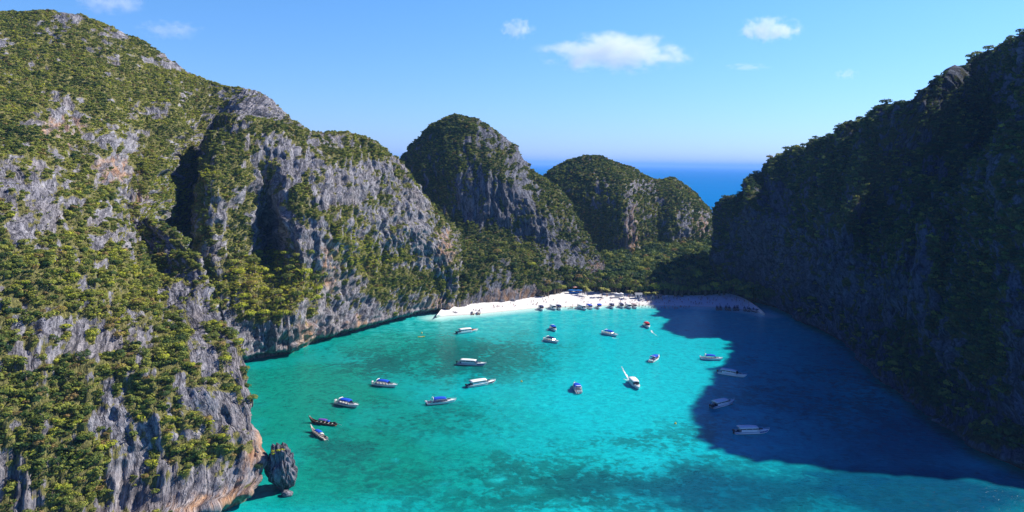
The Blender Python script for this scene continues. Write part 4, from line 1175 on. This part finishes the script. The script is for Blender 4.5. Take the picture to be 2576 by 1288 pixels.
for (x, y, lab) in ((1312,960,'tiny yellow buoy floating near the red striped boat'), (1699,1066,'tiny yellow buoy floating in bright water near the shadow edge'), (1061,838,'tiny yellow buoy floating just beyond the yellow kayak')):
    bm = bmesh.new(); bmesh.ops.create_uvsphere(bm, u_segments=14, v_segments=8, radius=0.38)
    for v in bm.verts: v.co.z = v.co.z * 0.85 + 0.12
    tube(bm, [(0, 0, 0.40), (0, 0, 0.72)], [0.06, 0.05], 6)
    o = part('buoy', bm, yel, None, True); o.location = tuple(W(x, y)); tag(o, lab, 'buoy')
# ------------------------------------------------------------------ shelters at the back of the beach
def sheet(name, x0, x1, y0, y1, z, mat, root, peak=0.4, n=10, peaks=1, th=0.05):
    bm = bmesh.new(); g, g0 = [], []
    for i in range(n + 1):
        a, a0 = [], []
        for j in range(n + 1):
            u, v = i / n, j / n
            zz = z + peak * (0.5 - 0.5 * math.cos(2 * math.pi * peaks * u)) * math.sin(math.pi * min(max(v, 0.02), 0.98))
            a.append(bm.verts.new((x0 + (x1 - x0) * u, y0 + (y1 - y0) * v, zz))); a0.append(bm.verts.new((x0 + (x1 - x0) * u, y0 + (y1 - y0) * v, zz - th)))
        g.append(a); g0.append(a0)
    for i in range(n):
        for j in range(n):
            bm.faces.new((g[i][j], g[i + 1][j], g[i + 1][j + 1], g[i][j + 1])); bm.faces.new((g0[i][j], g0[i][j + 1], g0[i + 1][j + 1], g0[i + 1][j]))
    for i in range(n):
        for j in (0, n): bm.faces.new((g[i][j], g0[i][j], g0[i + 1][j], g[i + 1][j])); bm.faces.new((g[j][i], g[j][i + 1], g0[j][i + 1], g0[j][i]))
    return part(name, bm, mat, root, True)
def ground_at(px, py, z=2.4): return W(px, py, z)
BTARP = M_("bright_blue_tarpaulin", (0.01, 0.16, 0.50), 0.7, 0.2)
def stall(px, py, w, d, h, mat, label, cat, name, peaks=1, peak=0.4, counter=None):
    g = ground_at(px, py)
    root = empty(name, tuple(g)); tag(root, label, cat)
    sheet('canopy', -w / 2, w / 2, -d / 2, d / 2, h, mat, root, peak, peaks=peaks)
    for sx in (-1, 1):
        for sy in (-1, 1):
            bm = bmesh.new(); tube(bm, [(sx * w * 0.47, sy * d * 0.45, -0.3), (sx * w * 0.47, sy * d * 0.45, h)], [0.06, 0.06], 6); part('post', bm, METAL, root)
    if counter:
        bm = bmesh.new(); box(bm, (0, -d * 0.38, 0.5), (w * 0.85, 0.5, 1.0), bev=0.05); part('counter', bm, counter, root)
    return root
stall(1446, 737, 9.5, 3.0, 1.9, BTARP, 'long bright blue tarpaulin stall under the trees at the top of the sand', 'stall', 'beach_stall', 2, 0.5, BTARP)
stall(1556, 746, 6.5, 3.2, 1.9, CANVAS['white'], 'white two peaked awning standing at the forest edge behind the sand', 'awning', 'awning', 2, 0.9, OFFW)
stall(1633, 749, 3.0, 2.4, 1.7, CANVAS['navy'], 'dark low sunshade between the white hut and the pale pyramid tent', 'sunshade', 'sunshade', 1, 0.3)
stall(1676, 751, 2.2, 2.0, 1.8, CANVAS['white'], 'small white sunshade where the cliff shadow begins', 'sunshade', 'sunshade', 1, 0.4)
g = ground_at(1443, 733); pr_ = empty('parasol', (g[0] + 0.5, g[1] + 1.5, g[2])); tag(pr_, 'pink parasol open above the blue tarpaulin stall', 'parasol')
bm = bmesh.new(); r1 = [bm.verts.new((1.9 * math.cos(a), 1.9 * math.sin(a), 2.7)) for a in [2 * math.pi * k / 10 for k in range(10)]]; tp_ = bm.verts.new((0, 0, 3.6)); bt_ = bm.verts.new((0, 0, 3.45))
for k in range(10): bm.faces.new((r1[k], r1[(k + 1) % 10], tp_)); bm.faces.new((r1[(k + 1) % 10], r1[k], bt_))
part('canopy', bm, M_("salmon_pink_canvas", (0.62, 0.32, 0.27), 0.8, 0.15), pr_)
bm = bmesh.new(); tube(bm, [(0, 0, -0.3), (0, 0, 3.5)], [0.04, 0.04], 6); part('pole', bm, METAL, pr_)
g = ground_at(1641, 751); py_ = empty('pyramid_tent', tuple(g)); tag(py_, 'pale pyramid tent pitched on the open sand', 'tent')
bm = bmesh.new(); v4 = [bm.verts.new(p) for p in ((-1.3, -1.3, 0), (1.3, -1.3, 0), (1.3, 1.3, 0), (-1.3, 1.3, 0))]; ap = bm.verts.new((0, 0, 2.6)); bm.faces.new(v4[::-1])
for k in range(4): bm.faces.new((v4[k], v4[(k + 1) % 4], ap))
part('canvas', bm, M_("cream_canvas", (0.70, 0.64, 0.50), 0.8, 0.15), py_)
bm = bmesh.new(); box(bm, (0, -1.22, 0.45), (0.7, 0.05, 0.9)); part('flap', bm, DARK, py_)
def hut(px, py, w, d, h, wallm, roofm, label):
    g = ground_at(px, py); root = empty('hut', tuple(g)); tag(root, label, 'hut')
    bm = bmesh.new(); box(bm, (0, 0, h / 2 - 0.2), (w, d, h + 0.4), bev=0.03); wl = part('wall', bm, wallm, root)
    bm = bmesh.new(); vv = [bm.verts.new(p) for p in ((-w * .6, -d * .65, h), (w * .6, -d * .65, h), (w * .6, d * .65, h), (-w * .6, d * .65, h), (-w * .6, 0, h + .9), (w * .6, 0, h + .9))]
    for f in ((0, 1, 5, 4), (2, 3, 4, 5), (1, 2, 5), (3, 0, 4), (3, 2, 1, 0)): bm.faces.new([vv[i] for i in f])
    part('roof', bm, roofm, root)
    bm = bmesh.new(); box(bm, (-w * 0.2, -d / 2 - 0.02, 0.9), (0.8, 0.06, 1.8)); part('door', bm, DARK, wl)
    bm = bmesh.new(); box(bm, (w * 0.25, -d / 2 - 0.02, 1.3), (0.8, 0.06, 0.7)); part('window', bm, GLASS, wl)
hut(1606, 748, 4.0, 3.0, 2.2, CANVAS['white'], M_("grey_tin_roof", (0.35, 0.36, 0.38), 0.5, 0.4), 'small white hut with a grey roof at the forest edge')
hut(1658, 750, 3.2, 2.6, 1.8, CANVAS['pink'], M_("rusty_tin_roof", (0.34, 0.20, 0.16), 0.6, 0.3), 'small faded pink hut beside the pale pyramid tent')
# coconut palms along the back of the sand
def frond_mesh():
    bm = bmesh.new(); n = 7
    pv = None
    for k in range(n + 1):
        u = k / n; x = 2.6 * u; z = 0.9 * u - 1.9 * u * u
        w = 0.42 * math.sin(math.pi * (0.1 + 0.85 * u)) + 0.04
        r3 = [bm.verts.new((x, -w, z - 0.22 * w)), bm.verts.new((x, 0, z + 0.05)), bm.verts.new((x, w, z - 0.22 * w))]
        if pv:
            for i in range(2): bm.faces.new((pv[i], pv[i + 1], r3[i + 1], r3[i]))
        pv = r3
    return bm_mesh('frond', bm, plain("palm_frond", (0.30, 0.30, 0.05), 0.6, 0.2, 0.25))
FROND = frond_mesh()
def palm(px, py, h, label):
    g = ground_at(px, py); root = empty('palm_tree', tuple(g), random.uniform(0, 6)); tag(root, label, 'palm', 'palms at the back of the beach')
    bm = bmesh.new(); lx = random.uniform(0.3, 0.9)
    tube(bm, [(0, 0, -0.4), (lx * .25, 0, h * .4), (lx * .6, 0, h * .75), (lx, 0, h)], [0.22, 0.16, 0.13, 0.10], 7); part('trunk', bm, BARK, root, True)
    for k in range(11):
        f = link(bpy.data.objects.new('frond', FROND), root)
        f.location = (lx, 0, h); f.rotation_euler = (random.uniform(-.2, .2), random.uniform(-0.45, 0.35), 2 * math.pi * k / 11 + random.uniform(-.2, .2))
for px, py, h in ((1470, 739, 5.0), (1478, 742, 4.0), (1515, 744, 5.5), (1527, 745, 4.5), (1583, 748, 4.2), (1625, 750, 3.6), (1648, 751, 4.0)):
    palm(px, py, h, 'yellowish coconut palm at the back of the sunlit sand')

# ------------------------------------------------------------------ people on the beach
SKIN = plain("skin", (0.40, 0.24, 0.17), 0.55, 0.3)
HAIR = plain("dark_hair", (0.03, 0.022, 0.018), 0.6, 0.3)
CLOTH = {k: plain(k.replace(' ', '_') + "_swimwear", c, 0.8, 0.15) for k, c in {'dark': (0.02, 0.022, 0.03), 'red': (0.45, 0.03, 0.03), 'blue': (0.03, 0.10, 0.42), 'white': (0.75, 0.75, 0.74), 'pink': (0.65, 0.22, 0.28)}.items()}
def figure(pose):
    J = {'pel': (0, 0, .95), 'che': (0, 0, 1.28), 'nec': (0, 0, 1.49), 'hea': (0, .02, 1.60), 'top': (0, .02, 1.72)}
    R = {'pel': .15, 'che': .15, 'nec': .06, 'hea': .095, 'top': .085}
    for s, k in ((-1, 'l'), (1, 'r')):
        st_ = s if pose == 'walking' else 0
        J |= {k + 'hip': (s * .10, 0, .90), k + 'kne': (s * .11, .04 + .16 * st_, .50), k + 'ank': (s * .11, -.02 + .26 * st_, .09), k + 'toe': (s * .12, .16 + .26 * st_, .04),
              k + 'sho': (s * .19, 0, 1.41), k + 'elb': (s * .27, .02 - .12 * st_, 1.13), k + 'wri': (s * .28, .10 - .18 * st_, .90), k + 'han': (s * .28, .12 - .2 * st_, .80)}
        if pose == 'sitting':
            J |= {k + 'hip': (s * .11, .04, .14), k + 'kne': (s * .16, .42, .48), k + 'ank': (s * .14, .74, .09), k + 'toe': (s * .14, .92, .06),
                  k + 'sho': (s * .19, -.12, .62), k + 'elb': (s * .27, .04, .42), k + 'wri': (s * .18, .30, .44), k + 'han': (s * .16, .40, .46)}
        R |= {k + 'hip': .10, k + 'kne': .062, k + 'ank': .042, k + 'toe': .035, k + 'sho': .07, k + 'elb': .045, k + 'wri': .034, k + 'han': .042}
    if pose == 'sitting': J |= {'pel': (0, 0, .15), 'che': (0, -.08, .48), 'nec': (0, -.12, .71), 'hea': (0, -.09, .82), 'top': (0, -.08, .94)}
    names = list(J); ix = {n_: i for i, n_ in enumerate(names)}
    E = [('pel', 'che'), ('che', 'nec'), ('nec', 'hea'), ('hea', 'top')]
    for k in 'lr': E += [('pel', k + 'hip'), (k + 'hip', k + 'kne'), (k + 'kne', k + 'ank'), (k + 'ank', k + 'toe'), ('che', k + 'sho'), (k + 'sho', k + 'elb'), (k + 'elb', k + 'wri'), (k + 'wri', k + 'han')]
    me = bpy.data.meshes.new('sk'); me.from_pydata([J[n_] for n_ in names], [(ix[a], ix[b_]) for a, b_ in E], [])
    o = bpy.data.objects.new('sk', me); COL.objects.link(o)
    mod = o.modifiers.new('s', 'SKIN'); o.modifiers.new('u', 'SUBSURF').levels = 1
    sk = me.skin_vertices[0].data
    for n_ in names: sk[ix[n_]].radius = (R[n_], R[n_]); sk[ix[n_]].use_root = n_ == 'pel'
    bpy.context.view_layer.update()
    ev = o.evaluated_get(bpy.context.evaluated_depsgraph_get())
    out = bpy.data.meshes.new_from_object(ev)
    bpy.data.objects.remove(o)
    out.materials.clear()
    hz = J['top'][2]; pz = J['pel'][2]
    mi = []
    for f in out.polygons:
        c = f.center
        if c.z > hz - 0.07 or (c.z > hz - .2 and c.y < J['hea'][1] - .03): mi.append(2)
        elif pose == 'sitting': mi.append(1 if (abs(c.x) < .24 and c.z < .30 and c.y < .25) else 0)
        else: mi.append(1 if (pz - .30 < c.z < pz + .12 and abs(c.x) < .24) else 0)
    if pose == 'lying':
        for v in out.vertices: v.co = Vector((v.co.x, v.co.z - 0.9, 0.16 - v.co.y * 0.9))
    for m_ in (SKIN, SKIN, HAIR): out.materials.append(m_)
    out.polygons.foreach_set('material_index', mi)
    out.polygons.foreach_set('use_smooth', [True] * len(out.polygons))
    out.name = 'person'
    return out
FIG = {}
for pose in ('standing', 'walking', 'sitting', 'lying'):
    base = figure(pose)
    for cn, cm in CLOTH.items():
        m_ = base.copy(); m_.materials[1] = cm; m_.name = 'person'; FIG[(pose, cn)] = m_
PERS = {}
def person(p, pose, cn, label, group):
    key = (pose, cn)
    if key in PERS: o = PERS[key].copy(); COL.objects.link(o)
    else: o = PERS[key] = link(bpy.data.objects.new('person', FIG[key]))
    s = random.uniform(0.94, 1.06)
    o.location = tuple(p); o.rotation_euler = (0, 0, random.uniform(0, 6.28)); o.scale = (s, s, s)
    tag(o, label, 'person', group)
rp = random.Random(21)
bx0, bb = BW[:, 0], BB
def sand_point(px, t):
    """a point on the sand at a column of the beach, t from the waterline (0) to the trees (1)"""
    k = np.interp(px, [b_[0] for b_ in BEACH], range(len(BEACH)))
    i = int(min(k, len(BEACH) - 2)); u = k - i
    a = BW[i] * (1 - u) + BW[i + 1] * u; b_ = BB[i] * (1 - u) + BB[i + 1] * u
    p = a + (b_ - a) * t
    best = C.ray_cast(DG2, Vector((p[0], p[1], 60.0)), Vector((0, 0, -1)))
    p[2] = best[1].z if best[0] and best[1].z < 4 else max(0.0, 2.2 * t)
    return p
bpy.context.view_layer.update(); DG2 = bpy.context.evaluated_depsgraph_get()
def crowd(n, x0, x1, t0, t1, zone, group, poses, xpow=1.0):
    for _ in range(n):
        px = x0 + (x1 - x0) * rp.random() ** xpow
        t = rp.uniform(t0, t1)
        pose = rp.choice(poses); cn = rp.choices(list(CLOTH), (6, 2, 3, 2, 2))[0]
        p = sand_point(px, t)
        if t < 0: p[2] = -0.75 if pose != 'lying' else -0.1
        person(p, pose, cn, 'person %s %s in %s swimwear' % (pose, zone, cn), group)
crowd(26, 1180, 1440, 0.15, 0.85, 'on the quieter sand below the low cliff', 'people on the quiet sand', ('standing', 'walking', 'walking', 'sitting', 'lying'), 0.8)
crowd(92, 1440, 1722, 0.08, 0.95, 'on the sunlit sand behind the moored boats', 'people on the sunlit sand', ('standing', 'walking', 'standing', 'sitting', 'lying'), 0.75)
crowd(52, 1724, 1890, 0.08, 0.9, 'on the shaded sand under the cliff', 'people on the shaded sand', ('standing', 'walking', 'standing', 'sitting'))
crowd(44, 1596, 1735, -0.55, -0.05, 'in the shallows off the beach', 'people wading in the shallows', ('standing', 'walking', 'standing'))
crowd(14, 1420, 1460, -0.25, 0.05, 'in the shallows beside the moored boats', 'people wading beside the moored boats', ('standing', 'walking'))

# ------------------------------------------------------------------ clouds
def cloud_mat(name, dens, seed):
    n = N(name)
    tcn = n.n('TexCoord'); mp = n.n('Mapping'); n.l(tcn.outputs['Object'], mp.inputs['Vector'])
    ln = n.n('VectorMath', operation='LENGTH'); n.l(mp.outputs[0], ln.inputs[0])
    nz = n.n('TexNoise'); nz.inputs['Scale'].default_value = 2.3; nz.inputs['Detail'].default_value = 6.0; nz.inputs['Roughness'].default_value = 0.62
    off = n.n('VectorMath', operation='ADD'); n.l(tcn.outputs['Object'], off.inputs[0]); off.inputs[1].default_value = (seed * 3.1, seed * 1.7, seed)
    sc = n.n('VectorMath', operation='MULTIPLY'); n.l(off.outputs[0], sc.inputs[0]); sc.inputs[1].default_value = (1.5, 1.0, 0.7)
    n.l(sc.outputs[0], nz.inputs['Vector'])
    fall = n.math('SUBTRACT', 0.98, ln.outputs['Value'])
    d = n.math('ADD', n.math('MULTIPLY', fall, 0.85), n.math('MULTIPLY', n.math('SUBTRACT', nz.outputs['Fac'], 0.5), 2.6))
    d = n.math('MULTIPLY', n.step(d, 0.18, 0.75), n.step(fall, 0.0, 0.25))
    d = n.math('MULTIPLY', d, dens)
    v = n.n('VolumePrincipled')
    v.inputs['Color'].default_value = (1, 1, 1, 1); v.inputs['Anisotropy'].default_value = 0.2
    n.l(d, v.inputs['Density']); n.l(v.outputs[0], n.out.inputs['Volume'])
    return n.m
def cloud(px, py, w, h, dist, dens, label, seed):
    c = P(px, py, dist)
    k = dist / FPX
    bm = bmesh.new(); bmesh.ops.create_icosphere(bm, subdivisions=3, radius=1.0)
    for v in bm.verts: v.co = v.co * (1.0 + 0.05 * math.sin(5 * v.co.x + seed) * math.cos(4 * v.co.z))
    o = part('cloud', bm, cloud_mat('cloud_vapour', dens, seed), None, True)
    o.location = tuple(c); o.scale = (w * k / 2 * 1.35, w * k / 2 * 0.8, h * k / 2 * 1.45)
    tag(o, label, 'cloud')
cloud(1545, 135, 330, 80, 3000, 0.012, 'largest long white cloud above the gap to the sea', 1)
cloud(1303, 73, 80, 42, 3000, 0.016, 'small puffy white cloud above the pointed peak', 2)
cloud(1935, 74, 140, 54, 3000, 0.016, 'bright peaked white cloud high above the sea gap', 3)
cloud(275, 6, 150, 50, 3000, 0.008, 'soft white cloud over the summit of the grey mountain', 4)
cloud(430, 76, 150, 40, 3000, 0.004, 'thin veil of cloud beside the mountain ridge', 5)
cloud(2128, 187, 60, 24, 3000, 0.007, 'faint tiny cloud above the shaded cliff skyline', 6)
cloud(1880, 168, 100, 16, 3000, 0.005, 'faint streak of cloud below the bright peaked cloud', 7)
C.cycles.volume_step_rate = 1.0
C.cycles.volume_max_steps = 256

# ------------------------------------------------------------------ the sea air between the camera and the far hills
hz = N("sea_air")
hv = hz.n('VolumePrincipled')
hv.inputs['Color'].default_value = (0.30, 0.56, 1.0, 1)
hv.inputs['Density'].default_value = 6e-5
hv.inputs['Anisotropy'].default_value = 0.0
hz.l(hv.outputs[0], hz.out.inputs['Volume'])
bm = bmesh.new(); box(bm, (0, 35000, 114.5), (124000, 73000, 231))
o = part('haze', bm, hz.m, None); tag(o, 'thin blue sea haze filling the air of the bay', 'haze', kind='stuff')
